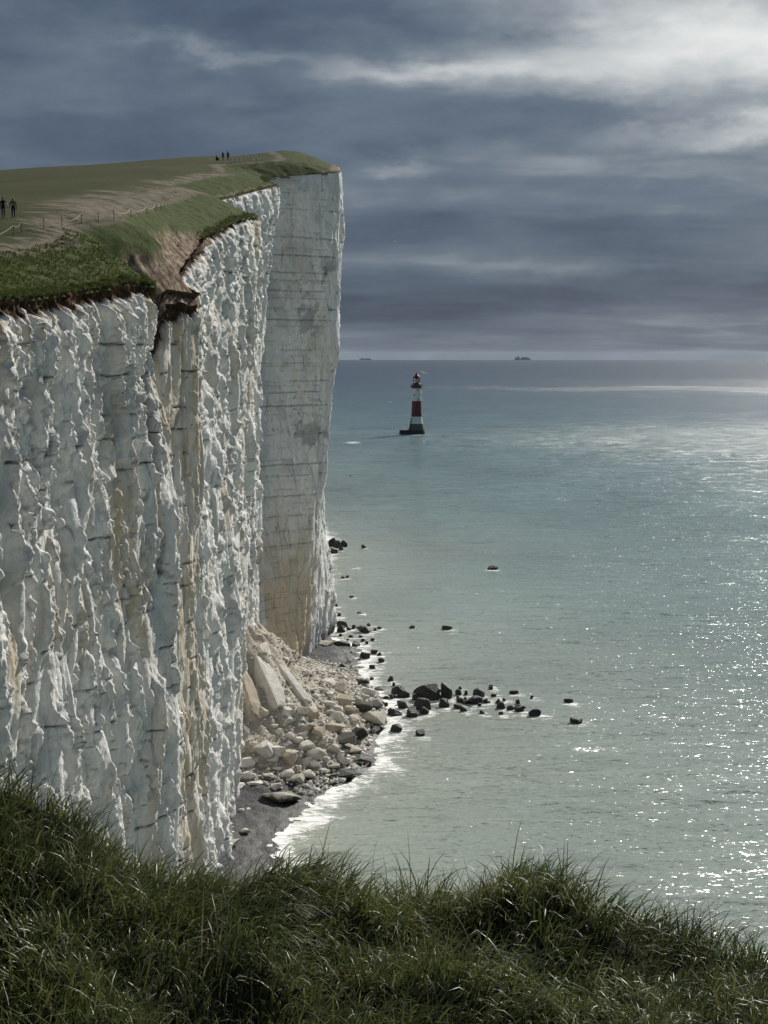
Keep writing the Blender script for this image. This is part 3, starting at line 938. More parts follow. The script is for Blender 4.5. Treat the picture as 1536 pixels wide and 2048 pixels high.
def turf_tufts():
    # shaggy grass between the path and the edge, nearest stretch
    n = 30000
    Y = RNG.uniform(66, 128, n)
    ww = RNG.uniform(-0.1, 7.5, n)
    X = xedge(Y) - ww
    keep = (fbm(X / 1.1, Y / 1.1, 95, 3) > -0.25) | (ww < 0.8)
    X, Y, ww = X[keep], Y[keep], ww[keep]
    root = np.stack([X, Y, zturf(X, Y) - 0.03], 1)
    lean = np.stack([RNG.normal(0.45, 0.35, len(X)), RNG.normal(-0.15, 0.35, len(X))], 1)
    o = blades('clifftop_grass', root, RNG.uniform(0.12, 0.34, len(X)), RNG.uniform(0.05, 0.11, len(X)), lean, M_TUFT, 2)
    put(o, 'shaggy grass on the clifftop between rope fence and near edge', 'grass')
    # fringe hanging over the edge
    n = 26000
    Y = np.concatenate([RNG.uniform(84, 127, 14000), RNG.uniform(127, 268, 7000)])
    keep = (Y < 127) | (Y > 166)
    Y = Y[keep]
    X = xedge(Y) + RNG.uniform(-0.7, 0.15, len(Y)) + 0.42 * fbm(np.interp(Y, Ys, S_ST) / 1.1, Y * 0 + 4.4, 90, 4, 0.6)
    z = zturf(np.minimum(X, xedge(Y) - 0.01), Y) + 0.03
    lean = np.stack([RNG.normal(1.3, 0.4, len(X)), RNG.normal(-0.25, 0.5, len(X))], 1)
    clump = np.clip(1 + 0.9 * fbm(Y / 0.8, Y * 0 + 2.2, 96, 3), 0.3, 2)
    o = blades('edge_grass', np.stack([X, Y, z], 1), RNG.uniform(0.18, 0.55, len(X)) * clump, RNG.uniform(0.03, 0.08, len(X)), lean, M_TUFT, 3, 0.3, None, RNG.uniform(0.6, 2.2, len(X)))
    put(o, 'dark fringe of grass hanging over the cliff edge', 'grass')


turf_tufts()

# ------------------------------------------------------------------ beach and rubble heap
def build_beach():
    ys = np.arange(60, 306, 0.45)
    fs = np.linspace(0, 1, 90)
    Y = np.repeat(ys[:, None], len(fs), 1)
    x0, x1 = np.full_like(ys, -26.0), xshore(ys) + 9
    X = x0[:, None] + (x1 - x0)[:, None] * fs[None]
    Z = zbeach(X, Y)
    d = xshore(Y) - X
    hb = np.where(d > 0, 0.15 * d, 0.16 * d)
    rub = sstep(0.35, 1.1, Z - hb + 0.3 * fbm(X / 2, Y / 2, 24, 3))
    wet = sstep(7.0, 2.0, d + 1.5 * fbm(X / 3, Y / 3, 25, 3)) * (1 - rub)
    me = mesh_np('beach', np.stack([X, Y, Z], -1).reshape(-1, 3), grid_faces(len(ys), len(fs), True), {'rubble': rub.ravel(), 'wet': wet.ravel()})
    link('beach', me, M_BEACH, kind='structure')


build_beach()


def hull_block(name, w_, d_, h_, seed, n=16, box=0.6, bev=0.06):
    """angular boulder: hull of points between a box and an ellipsoid, with worn edges"""
    rs = random.Random(seed)
    bm = bmesh.new()
    for _ in range(n):
        v = Vector((rs.gauss(0, 1), rs.gauss(0, 1), rs.gauss(0, 1))).normalized()
        mx = max(abs(c) for c in v)
        v = v * ((1 - box) + box / mx) * rs.uniform(0.86, 1.04)
        bm.verts.new((v.x * w_ / 2, v.y * d_ / 2, v.z * h_ / 2))
    r = bmesh.ops.convex_hull(bm, input=bm.verts)
    bad = list({g for g in r['geom_interior'] + r['geom_unused'] if isinstance(g, bmesh.types.BMVert)})
    bmesh.ops.delete(bm, geom=bad, context='VERTS')
    bmesh.ops.dissolve_limit(bm, angle_limit=R(14), verts=bm.verts, edges=bm.edges)
    if bev:
        bmesh.ops.bevel(bm, geom=list(bm.edges), offset=bev * min(w_, d_, h_), segments=1, affect='EDGES', clamp_overlap=True)
    bm.normal_update()
    return bm_mesh(name, bm)


ORD = ['first', 'second', 'third', 'fourth', 'fifth', 'sixth', 'seventh', 'eighth', 'ninth', 'tenth', 'eleventh', 'twelfth', 'thirteenth', 'fourteenth',
       'fifteenth', 'sixteenth', 'seventeenth', 'eighteenth', 'nineteenth', 'twentieth']
# pixel centre, width, height, tone (p pale, t tan, h half dark, d dark), own label
BOULDERS = [
    (560, 1597, 62, 33, 'h', 'broad flat-topped pale boulder lying alone on the dark shingle'),
    (552, 1575, 20, 18, 'p', 'small pale boulder just behind the broad flat-topped one'),
    (588, 1562, 35, 28, 'h', None), (618, 1552, 25, 26, 'p', None), (574, 1548, 24, 15, 'p', None),
    (691, 1550, 40, 20, 'd', 'black weedy block standing in the wash below the dark slab'), (663, 1553, 18, 12, 'h', None), (718, 1550, 15, 8, 'd', None),
    (661, 1537, 31, 20, 'h', None), (688, 1524, 20, 21, 'p', 'rounded pale boulder leaning on the long black slab'),
    (714, 1517, 60, 18, 'd', 'long black slab jutting from the rubble into the wash'),
    (632, 1515, 36, 33, 'h', None), (576, 1526, 42, 35, 't', 'big brown pointed boulder at the near foot of the rubble heap'),
    (526, 1511, 36, 35, 'p', 'big rounded cream boulder low on the near rubble slope'),
    (469, 1504, 34, 40, 'p', 'tall pale boulder against the cliff foot at the heap end'),
    (551, 1502, 34, 31, 'p', None), (617, 1497, 34, 28, 'p', None), (492, 1533, 31, 24, 'p', None), (523, 1535, 20, 15, 't', None), (546, 1528, 20, 18, 'p', None),
    (495, 1555, 31, 20, 'p', None), (509, 1566, 31, 15, 'p', None), (449, 1564, 20, 18, 'p', None), (473, 1573, 26, 11, 'p', None), (536, 1553, 18, 11, 'p', None),
    (554, 1545, 20, 10, 'p', None), (631, 1528, 20, 22, 'p', None), (615, 1531, 22, 24, 'h', None), (668, 1504, 24, 22, 'h', None),
    (699, 1499, 42, 15, 'h', None), (681, 1480, 58, 29, 'd', 'wide black block on the seaward side of the heap'), (704, 1481, 16, 26, 'p', None),
    (719, 1469, 38, 33, 'd', 'upright dark square block at the seaward toe'), (744, 1466, 18, 18, 'h', None), (748, 1440, 44, 34, 'h', None),
    (668, 1458, 46, 24, 't', None), (595, 1485, 21, 19, 'p', None), (604, 1473, 18, 20, 'p', None), (582, 1473, 14, 18, 'p', None), (637, 1466, 29, 22, 't', None),
    (615, 1458, 22, 20, 't', None), (603, 1451, 13, 13, 'p', None), (580, 1444, 24, 18, 'p', None), (703, 1440, 27, 22, 'p', None),
    (672, 1438, 30, 24, 'p', None), (654, 1428, 20, 15, 'p', None), (623, 1430, 28, 36, 't', 'tall tan wedge-shaped boulder at the foot of the long slab'),
    (602, 1422, 20, 20, 'p', None), (640, 1415, 20, 18, 't', None), (655, 1408, 24, 15, 'p', None), (674, 1419, 20, 16, 'p', None), (573, 1426, 22, 20, 'p', None),
    (581, 1413, 18, 14, 'p', None), (526, 1430, 20, 22, 't', None), (516, 1433, 14, 16, 'p', None),
    (737, 1384, 34, 22, 'p', 'pale flat-faced boulder beside the far shingle beach'), (679, 1377, 32, 25, 't', 'tan pointed boulder at the top edge of the far rubble'),
    (656, 1364, 27, 11, 'p', None), (685, 1402, 40, 25, 't', None), (721, 1413, 44, 34, 'd', 'large dark slab-sided boulder in the middle of the heap'),
    (750, 1411, 24, 25, 'h', None), (698, 1423, 31, 23, 't', None), (763, 1379, 27, 13, 'd', None), (723, 1364, 27, 15, 'd', None),
    (625, 1342, 14, 6, 'p', None), (646, 1341, 15, 8, 'p', None), (666, 1346, 14, 9, 'p', None), (690, 1333, 20, 11, 'h', None), (648, 1288, 33, 13, 'h', None),
    (491, 1663, 18, 13, 'p', None), (482, 1621, 12, 8, 'p', None), (496, 1618, 11, 6, 'p', None), (455, 1632, 24, 18, 'p', None), (467, 1688, 29, 20, 'p', None),
    (459, 1666, 16, 9, 'p', None), (450, 1648, 11, 9, 'p', None), (646, 1382, 16, 11, 'p', None), (632, 1392, 15, 10, 'p', None), (660, 1390, 16, 11, 'p', None),
    (700, 1390, 18, 12, 'p', None), (640, 1448, 18, 13, 'p', None), (655, 1442, 16, 12, 'p', None), (560, 1466, 15, 12, 'p', None), (548, 1455, 14, 10, 'p', None),
    (538, 1478, 15, 11, 'p', None), (506, 1493, 14, 11, 'p', None), (572, 1495, 16, 13, 'p', None), (590, 1508, 17, 13, 'p', None), (645, 1485, 19, 14, 'p', None),
    (508, 1522, 15, 12, 'p', None), (462, 1545, 16, 12, 'p', None), (476, 1556, 17, 11, 'p', None), (521, 1552, 16, 11, 'p', None), (650, 1520, 16, 14, 'p', None),
    (600, 1393, 13, 11, 'p', None), (616, 1402, 14, 11, 'p', None), (627, 1380, 12, 9, 'p', None), (733, 1440, 16, 12, 'h', None), (728, 1395, 18, 12, 'p', None),
]


def zone(u, v):
    if v > 1600: return 'scattered on the near dark shingle'
    if v < 1356: return 'on the far patch of shingle'
    if v > 1540: return 'along the near foot of the rubble heap'
    if u > 690: return 'on the seaward edge of the rubble heap'
    if v > 1490: return 'in the lower rubble heap'
    if v > 1425: return 'in the middle of the rubble heap'
    return 'high on the rubble heap'


TONE = {'p': ('pale chalk', M_ROCK), 't': ('tan stained', M_ROCK_TAN), 'h': ('half-dark weathered', M_ROCK_HALF), 'd': ('dark weedy', M_ROCK_DARK)}


def build_boulders():
    todo = []
    for i, (u, v, wp, hp, tone, lab) in enumerate(BOULDERS):
        if u > 690 and tone == 'p' and lab is None:
            tone = 'h'
        p = hit(u, v + hp * 0.36, zbeach, 120, 320)
        sc = p[1] / F
        wm = wp * sc * 1.26
        zm = max(0.62 * hp, hp - 0.16 * wp) * sc * 1.15
        dm = wm * random.uniform(0.75, 1.0)
        me = hull_block('boulder', wm, dm, zm, 100 + i, 15, 0.74, 0.03)
        o = link('boulder', me, TONE[tone][1])
        yy = p[1] + dm * 0.30
        o.location = (p[0], yy, max(p[2], float(zbeach(p[0], yy)) - 0.2) + zm * 0.36)
        o.rotation_euler = (random.uniform(-0.14, 0.14), random.uniform(-0.14, 0.14), random.uniform(-0.5, 0.5))
        put(o, lab, 'boulder', 'boulders fallen from the cliff')
        if lab is None:
            todo.append((zone(u, v), tone, u, o))
    for z in set(t[0] for t in todo):
        for tone in 'pthd':
            row = sorted([t for t in todo if t[0] == z and t[1] == tone], key=lambda t: t[2])
            for k, t in enumerate(row):
                nm = ORD[k] if k < len(ORD) else 'rightmost'
                t[3]['label'] = ('only ' if len(row) == 1 else nm + ' from left of the ') + TONE[tone][0] + (' boulder ' if len(row) == 1 else ' boulders ') + z


build_boulders()


def build_sea_rocks():
    todo = []
    for i, ((u, v, wp, hp), (x, y, wm, hm)) in enumerate(zip(SEA_ROCK_PX, SEA_ROCKS)):
        zm = max(hm * 1.25, 0.35 * wm)
        me = hull_block('sea_rock', wm * 1.05, wm * 0.8, zm * 1.5, 500 + i, 20, 0.45, 0.05)
        o = link('sea_rock', me, M_ROCK_DARK)
        o.location = (x, y + wm * 0.2, zm * 0.12 + 0.1)
        o.rotation_euler = (random.uniform(-0.1, 0.1), random.uniform(-0.12, 0.12), random.uniform(-0.4, 0.4))
        put(o, None, 'rock', 'dark rocks standing in the sea')
        if v < 1130 and u < 740: z = 'off the hidden far shore behind the headland'
        elif v < 1170 and u > 900: z = 'far out in open water'
        elif v < 1240: z = 'in the shallows beside the headland'
        elif v < 1275: z = 'in line off the headland foot'
        elif v < 1370: z = 'in the wash off the far shingle'
        elif u > 980: z = 'in the outer tail of the reef'
        elif u > 815 and v < 1400: z = 'in the back row of the dark reef'
        elif u > 815: z = 'in the front row of the dark reef'
        else: z = 'between the rubble heap and the reef'
        todo.append((z, u, o))
    for z in set(t[0] for t in todo):
        row = sorted([t for t in todo if t[0] == z], key=lambda t: t[1])
        for k, t in enumerate(row):
            t[2]['label'] = ('black wet rock alone ' if len(row) == 1 else ORD[k] + ' from left of the black wet rocks ') + z


build_sea_rocks()


def build_slabs():
    """the big plates of chalk that slid down and lean on the heap"""
    data = [  # top pixel, bottom pixel, distance, width, thickness, label
        ((552, 1312), (632, 1432), 208, 30, 1.6, 'long straight chalk slab sloping down towards the sea', M_ROCK),
        ((508, 1308), (552, 1432), 203, 56, 2.6, 'broad chalk slab leaning beside the long straight slab', M_ROCK),
        ((474, 1318), (500, 1436), 199, 50, 2.8, 'brown-stained chalk slab nearest the dark cliff column', M_ROCK_TAN),
        ((527, 1276), (533, 1330), 210, 30, 1.6, 'upright pointed chalk splinter at the top of the heap', M_ROCK)]
    for i, (a, c, D, wp, th, lab, mt) in enumerate(data):
        p, q = Vector(at(*a, D + 3)), Vector(at(*c, D - 3))
        q.z = max(q.z, float(zbeach(q.x, q.y)) + 0.3)
        ln = (p - q).length
        rs = random.Random(900 + i)
        bm = bmesh.new()
        for sx_ in (-1, 1):
            for sy_ in (-1, 1):
                for tz in (-1, -0.4, 0.3, 1):
                    k_ = 1.0 if abs(tz) < 1 else rs.uniform(0.45, 0.95)
                    bm.verts.new((sx_ * wp * D / F / 2 * k_ * rs.uniform(0.86, 1.04), sy_ * th / 2 * k_ * rs.uniform(0.8, 1.05), (tz + rs.uniform(-0.12, 0.12)) * ln * 0.47))
        hr = bmesh.ops.convex_hull(bm, input=bm.verts)
        bmesh.ops.delete(bm, geom=list({g for g in hr['geom_interior'] + hr['geom_unused'] if isinstance(g, bmesh.types.BMVert)}), context='VERTS')
        bmesh.ops.dissolve_limit(bm, angle_limit=R(5), verts=bm.verts, edges=bm.edges)
        bmesh.ops.bevel(bm, geom=list(bm.edges), offset=0.09, segments=1, affect='EDGES', clamp_overlap=True)
        bmesh.ops.triangulate(bm, faces=bm.faces)
        bmesh.ops.subdivide_edges(bm, edges=list(bm.edges), cuts=2, use_grid_fill=True)
        for v in bm.verts:
            c_ = np.array([v.co.x + 3.1 * i, v.co.z])
            v.co *= 1 + 0.05 * float(fbm(c_[:1] / 1.1 + v.co.y, c_[1:] / 1.4, 300 + i, 3)[0])
        me = bm_mesh('chalk_slab', bm)
        o = link('chalk_slab', me, mt)
        zax = (p - q).normalized()
        yax = Vector((0.25, 1, 0.2))
        xax = yax.cross(zax).normalized()
        yax = zax.cross(xax)
        o.matrix_world = Matrix.Translation((p + q) / 2 + Vector((0, 0, -1.3))) @ Matrix((xax, yax, zax)).transposed().to_4x4()
        put(o, lab, 'slab', 'fallen chalk slabs')


build_slabs()


def build_rubble():
    V, Fa, off = [], [], 0
    rs = random.Random(5)
    protos = []
    for k in range(10):
        me = hull_block('tmp', 1, 1, 0.75, 700 + k, 11, 0.5, 0)
        bm = bmesh.new()
        bm.from_mesh(me)
        bmesh.ops.triangulate(bm, faces=bm.faces)
        protos.append((np.array([v.co[:] for v in bm.verts]), np.array([[v.index for v in f.verts] for f in bm.faces])))
        bm.free()
        bpy.data.meshes.remove(me)
    made = 0
    while made < 7500:
        y = rs.uniform(184, 266)
        x = rs.uniform(-21, float(xshore(y)) - 0.3)
        ta = np.interp(y, TAL_Y, TAL_A)
        if rs.random() > min(1, ta / 4 + 0.12):
            continue
        L = float(xshore(y)) + 21
        near = (x + 21) / L
        sz = rs.choice([0.16, 0.2, 0.26, 0.32, 0.4, 0.55, 0.8]) * (0.4 + 0.9 * near) * rs.uniform(0.8, 1.2)
        pv_, pf = protos[rs.randrange(10)]
        a, c = rs.uniform(0, 6.28), rs.uniform(-0.5, 0.5)
        M = np.array((Matrix.Rotation(a, 3, 'Z') @ Matrix.Rotation(c, 3, 'X')))
        V.append((pv_ * sz * np.array([1, rs.uniform(0.7, 1), rs.uniform(0.7, 1.1)])) @ M.T + np.array([x, y, float(zbeach(x, y)) + sz * 0.16]))
        Fa.append(pf + off)
        off += len(pv_)
        made += 1
    me = mesh_np('rubble', np.concatenate(V), np.concatenate(Fa))
    link('rubble', me, M_ROCK, label='pale chalk rubble filling the heap between the boulders', cat='rubble', kind='stuff')


build_rubble()


# ------------------------------------------------------------------ lighthouse
def lathe(name, prof, mat, parent, n=40, smooth=True):
    V = []
    for r, z in prof:
        for k in range(n):
            a = 2 * math.pi * k / n
            V.append((r * math.cos(a), r * math.sin(a), z))
    Fa = []
    for i in range(len(prof) - 1):
        for k in range(n):
            k2 = (k + 1) % n
            Fa.append((i * n + k, i * n + k2, (i + 1) * n + k2, (i + 1) * n + k))
    me = mesh_np(name, V, Fa, None, smooth)
    return link(name, me, mat, parent=parent)


def box(name, lo, hi, mat, parent, bev=0.0):
    bm = bmesh.new()
    bmesh.ops.create_cube(bm, size=1)
    for v in bm.verts:
        v.co = Vector([lo[i] + (v.co[i] + 0.5) * (hi[i] - lo[i]) for i in range(3)])
    if bev:
        bmesh.ops.bevel(bm, geom=list(bm.edges), offset=bev, segments=2, affect='EDGES')
    return link(name, bm_mesh(name, bm), mat, parent=parent)


def tube(name, pts, rad, mat, parent, n=6):
    V, Fa = [], []
    pts = [Vector(p) for p in pts]
    for i, p in enumerate(pts):
        d = (pts[min(i + 1, len(pts) - 1)] - pts[max(i - 1, 0)]).normalized()
        a = d.cross(Vector((0.3, 0.2, 1)) if abs(d.z) < 0.9 else Vector((1, 0, 0))).normalized()
        c = d.cross(a)
        for k in range(n):
            t = 2 * math.pi * k / n
            V.append(p + (a * math.cos(t) + c * math.sin(t)) * rad)
    for i in range(len(pts) - 1):
        for k in range(n):
            Fa.append((i * n + k, i * n + (k + 1) % n, (i + 1) * n + (k + 1) % n, (i + 1) * n + k))
    me = mesh_np(name, [tuple(v) for v in V], Fa, None, True)
    return link(name, me, mat, parent=parent)


def build_lighthouse():
    p = sea_point(833, 868)
    D = p[1]
    L = empty('lighthouse', (p[0], D, -0.1), label='tall red and white banded lighthouse standing in the sea', cat='lighthouse')
    prof = np.array([(0, 6.3), (3, 5.75), (5.2, 5.1), (7.5, 4.6), (10, 4.1), (12.5, 3.8), (16, 3.58), (20, 3.42), (23.6, 3.32), (28, 3.2), (32.4, 3.14)])
    rr = lambda z: float(np.interp(z, prof[:, 0], prof[:, 1]))

    def band(name, z0, z1, mat):
        zs = np.linspace(z0, z1, 7)
        return lathe(name, [(rr(z), z) for z in zs], mat, L)
    band('base_course', -3, 3.0, M_BLACK)
    band('granite_band', 3.0, 7.5, M_GRANITE)
    band('white_band', 7.5, 12.5, M_WHITE)
    band('red_band', 12.5, 23.6, M_RED)
    up = band('white_band', 23.6, 32.4, M_WHITE)
    for ang, z in ((16, 31.3), (-29, 27.9), (52, 27.9), (16, 24.6), (16, 18.5), (-29, 15.5)):
        a = R(ang)
        r = rr(z)
        o = box('window', (-0.36, -0.14, -0.62), (0.36, 0.14, 0.62), M_IRON, L, 0.04)
        o.location = (math.sin(a) * r, -math.cos(a) * r, z)
        o.rotation_euler = (0, 0, a)
    g = lathe('gallery', [(3.14, 32.4), (3.5, 32.9), (4.05, 33.3), (4.2, 33.4), (4.2, 34.0), (2.5, 34.05)], M_IRON, L)
    for k in range(20):
        a = 2 * math.pi * k / 20
        tube('railing_post', [(4.05 * math.cos(a), 4.05 * math.sin(a), 34.0), (4.05 * math.cos(a), 4.05 * math.sin(a), 35.5)], 0.06, M_IRON, g, 5)
    for z in (34.75, 35.5):
        tube('railing', [(4.05 * math.cos(a), 4.05 * math.sin(a), z) for a in np.linspace(0, 2 * math.pi, 41)], 0.09, M_IRON, g, 5)
    lathe('gallery_parapet', [(4.0, 34.0), (4.0, 34.9), (3.9, 34.9), (3.9, 34.0)], M_RED, g)
    lan = lathe('lantern', [(2.45, 34.0), (2.45, 36.3), (2.3, 36.3)], M_RED, L)
    lathe('lantern_glass', [(2.3, 36.3), (2.3, 39.4)], M_GLASS, lan, 16, False)
    for k in range(16):
        a = 2 * math.pi * k / 16
        tube('glazing_bar', [(2.36 * math.cos(a), 2.36 * math.sin(a), 36.2), (2.36 * math.cos(a), 2.36 * math.sin(a), 39.5)], 0.13, M_RED, lan, 5)
    tube('glazing_bar', [(2.36 * math.cos(a), 2.36 * math.sin(a), 37.9) for a in np.linspace(0, 2 * math.pi, 33)], 0.09, M_RED, lan, 5)
    lathe('lens', [(0.1, 36.2), (0.8, 36.6), (1.1, 37.8), (0.8, 39.0), (0.1, 39.3)], M_GLASS, lan, 16)
    dm = lathe('dome', [(2.6, 39.3), (2.6, 39.6), (2.35, 40.3), (1.8, 41.2), (1.1, 41.9), (0.75, 42.1), (0.75, 42.9), (0.5, 43.2), (0.05, 43.4)], M_RED, L)
    tube('finial', [(0, 0, 43.3), (0, 0, 44.6)], 0.1, M_IRON, dm, 6)
    bm = bmesh.new()
    pts = [(-12.2, -3.6), (-11.4, -4.4), (-2, -5.2), (-2, 5.2), (-11.4, 4.4), (-12.2, 3.6)]
    lo = [bm.verts.new((x, y, -3)) for x, y in pts]
    hi = [bm.verts.new((x * 0.985, y * 0.97, 3.1)) for x, y in pts]
    bm.faces.new(hi)
    for i in range(6):
        bm.faces.new((lo[i], lo[(i + 1) % 6], hi[(i + 1) % 6], hi[i]))
    link('landing_platform', bm_mesh('landing_platform', bm), M_BLACK, parent=L)
    lad = empty('ladder', (0, 0, 0), parent=L)
    pts = [(-rr(z) * 0.93 - 0.25, -rr(z) * 0.4 - 0.2, z) for z in np.linspace(3, 12, 8)]
    lad2 = tube('ladder_rail', pts, 0.16, M_IRON, L, 5)
    bpy.data.objects.remove(lad)
    tube('ladder_rail', [(x + 0.3, y - 0.65, z) for x, y, z in pts], 0.16, M_IRON, L, 5)


build_lighthouse()


# ------------------------------------------------------------------ ships on the horizon
def build_ship(u, D, length, label, tall):
    x = (u - 768) / F * D
    z = -D * D / (2 * REARTH)
    E = empty('cargo_ship', (x, D, z), label=label, cat='ship', group='ships on the horizon')
    bm = bmesh.new()
    hl, b2 = length / 2, 20
    dk = 18
    sec = [(-hl, 0.8), (-hl * 0.8, 1.0), (hl * 0.75, 1.0), (hl * 0.92, 0.6), (hl * 1.0, 0.05)]
    rings = []
    for xx, ww in sec:
        rings.append([bm.verts.new((xx * (0.96 if abs(xx) > hl * 0.9 else 1), -b2 * ww, -6)), bm.verts.new((xx, -b2 * ww, dk)),
                      bm.verts.new((xx, b2 * ww, dk)), bm.verts.new((xx * (0.96 if abs(xx) > hl * 0.9 else 1), b2 * ww, -6))])
    for a, c in zip(rings, rings[1:]):
        for k in range(4):
            bm.faces.new((a[k], a[(k + 1) % 4], c[(k + 1) % 4], c[k]))
    bm.faces.new(rings[0])
    bm.faces.new(rings[-1][::-1])
    link('hull', bm_mesh('hull', bm), M_HULL, parent=E)
    box('bridge', (-hl * 0.52, -17, dk + 0.1), (-hl * 0.40, 17, dk + 14 + tall), M_DECK, E)
    n = 9
    for k in range(n):
        a = -hl * 0.95 + k * hl * 1.75 / n
        if -hl * 0.62 < a < -hl * 0.36:
            continue
        box('container_stack', (a, -18, dk + 0.1), (a + hl * 1.75 / n * 0.94, 18, dk + tall * (1.0 if k < n - 1 else 0.7)), M_HULL, E)
    box('funnel', (-hl * 0.60, -5, dk + 0.1), (-hl * 0.54, 5, dk + 17 + tall), M_DECK, E)


build_ship(1044, 23000, 252, 'long grey container ship on the horizon right of the lighthouse', 24)
build_ship(731, 26500, 205, 'faint small cargo ship on the horizon left of the lighthouse', 8)


# ------------------------------------------------------------------ birds
def build_bird(u, v, D, span, mat, label, name, bank=0.0, head=0.0, dihed=0.25):
    p = at(u, v, D)
    E = empty(name, tuple(p), label=label, cat='bird', group='birds in flight by the cliff')
    E.rotation_euler = (0, bank, head)
    bl = span * 0.42
    prof = [(0.0, 0.01), (0.12, 0.05), (0.3, 0.11), (0.55, 0.13), (0.75, 0.09), (0.86, 0.075), (0.94, 0.06), (1.0, 0.008)]
    V, Fa, n = [], [], 8
    for t, r in prof:
        for k in range(n):
            a = 2 * math.pi * k / n
            V.append((math.cos(a) * r * bl, (t - 0.5) * bl, math.sin(a) * r * bl * 0.9))
    for i in range(len(prof) - 1):
        for k in range(n):
            Fa.append((i * n + k, i * n + (k + 1) % n, (i + 1) * n + (k + 1) % n, (i + 1) * n + k))
    link('body', mesh_np('body', V, Fa, None, True), mat, parent=E)
    for sg in (-1, 1):
        st = [(0.04, 0.19, 0.0), (0.22, 0.20, 0.10), (0.34, 0.15, 0.09), (0.50, 0.03, 0.02)]
        V = []
        for x, c, z in st:
            zz_ = z * span * dihed * 4 * 0.5
            for dy_, dzz in ((0.5, 0.0), (0.15, 0.012), (-0.5, 0.0), (0.15, -0.008)):
                V.append((sg * x * span, dy_ * c * span * 0.9 - (0.05 * span if x > 0.4 else 0), zz_ + dzz * span))
        Fa = []
        for i in range(3):
            for k in range(4):
                Fa.append((i * 4 + k, i * 4 + (k + 1) % 4, (i + 1) * 4 + (k + 1) % 4, (i + 1) * 4 + k))
        link('wing', mesh_np('wing', V, Fa, None, True), mat, parent=E)
    V = [(-0.02 * span, -0.40 * bl, 0), (0.02 * span, -0.40 * bl, 0), (0.055 * span, -0.72 * bl, 0), (-0.055 * span, -0.72 * bl, 0),
         (-0.02 * span, -0.40 * bl, 0.015 * span), (0.02 * span, -0.40 * bl, 0.015 * span), (0.055 * span, -0.72 * bl, 0.008 * span), (-0.055 * span, -0.72 * bl, 0.008 * span)]
    link('tail', mesh_np('tail', V, [(0, 1, 2, 3), (4, 7, 6, 5), (0, 4, 5, 1), (1, 5, 6, 2), (2, 6, 7, 3), (3, 7, 4, 0)]), mat, parent=E)


build_bird(847, 745, 190, 1.45, M_GULL, 'white gull gliding just right of the lighthouse lantern', 'gull', R(18), 0.5, 0.3)
build_bird(790, 482, 420, 1.35, M_GULL, 'white gull high against the dark cloud', 'gull', R(-25), 0.9, 0.5)
build_bird(780, 804, 420, 1.3, M_GULL, 'small white gull flying left of the lighthouse', 'gull', R(12), 0.2, 0.2)
build_bird(701, 952, 215, 0.75, M_CROW, 'black bird over the sea beside the headland', 'jackdaw', R(38), 0.8, 0.5)
build_bird(671, 949, 240, 0.6, M_CROW, 'smaller black bird between headland edge and the other black bird', 'jackdaw', R(30), 0.3, 0.4)
build_bird(311, 853, 119, 0.6, M_CROW, 'black bird flying close to the dark crack in the cliff', 'jackdaw', R(-60), 0.4, 0.4)
build_bird(964, 1044, 300, 0.7, M_CROW, 'tiny black bird low over open water below the lighthouse', 'jackdaw', R(20), 1.2, 0.3)


# ------------------------------------------------------------------ rope fences
def sag(a, c, drop, n=9):
    out = []
    for k in range(n):
        t = k / (n - 1)
        out.append((a[0] + (c[0] - a[0]) * t, a[1] + (c[1] - a[1]) * t, a[2] + (c[2] - a[2]) * t - drop * 4 * t * (1 - t)))
    return out


def build_fence(name, pix, hgt, label, rope_r=0.022):
    pts = [hit(u, v, zturf, 80, 420) for u, v in pix]
    o0 = pts[0]
    E = empty(name, (o0[0], o0[1], float(zturf(o0[0], o0[1]))), label=label, cat='fence')
    loc = []
    for p in pts:
        z = float(zturf(p[0], p[1]))
        loc.append((p[0] - o0[0], p[1] - o0[1], z - float(zturf(o0[0], o0[1]))))
    for q in loc:
        tube('post', [(q[0], q[1], q[2] - 0.25), (q[0], q[1], q[2] + hgt * 0.6), (q[0], q[1], q[2] + hgt)], 0.028, M_IRON, E, 6)
    for a, c in zip(loc, loc[1:]):
        d = math.hypot(a[0] - c[0], a[1] - c[1])
        tube('rope', sag((a[0], a[1], a[2] + hgt * 0.96), (c[0], c[1], c[2] + hgt * 0.96), min(0.45 * hgt, 0.09 * d + 0.12)), rope_r, M_ROPE, E, 5)


build_fence('rope_fence', [(-40, 492), (27, 474), (43, 467), (88, 459), (124, 456), (163, 450), (197, 446), (228, 441), (262, 436), (294, 430), (312, 425), (322, 421), (328, 418)],
            0.95, 'low white rope fence on iron posts along the clifftop path')
build_fence('rope_fence', [(462, 327), (470, 326), (478, 326), (488, 325), (496, 325), (503, 324), (514, 330), (519, 327), (524, 323)], 1.0, 'far rope fence on the headland skyline beside the standing pair', 0.02)


# ------------------------------------------------------------------ people
def cloth_mat(name, top, legs, skin, hair, waist, neck):
    m, t = material(name)
    z = t.n('ShaderNodeSeparateXYZ', i_0=t.n('ShaderNodeTexCoord').outputs['Object']).outputs[2]
    n1 = t.noise(t.n('ShaderNodeTexCoord').outputs['Object'], 9, 4)
    c = t.mix(t.m('GREATER_THAN', z, waist), legs, top)
    c = t.mix(t.m('GREATER_THAN', z, neck), c, skin)
    c = t.mix(t.m('LESS_THAN', z, 0.07), c, (0.02, 0.02, 0.02))
    c = t.mix(t.m('MULTIPLY', n1, 0.4), c, (0.01, 0.01, 0.012))
    finish(t, c, 0.85, 0.2)
    return m


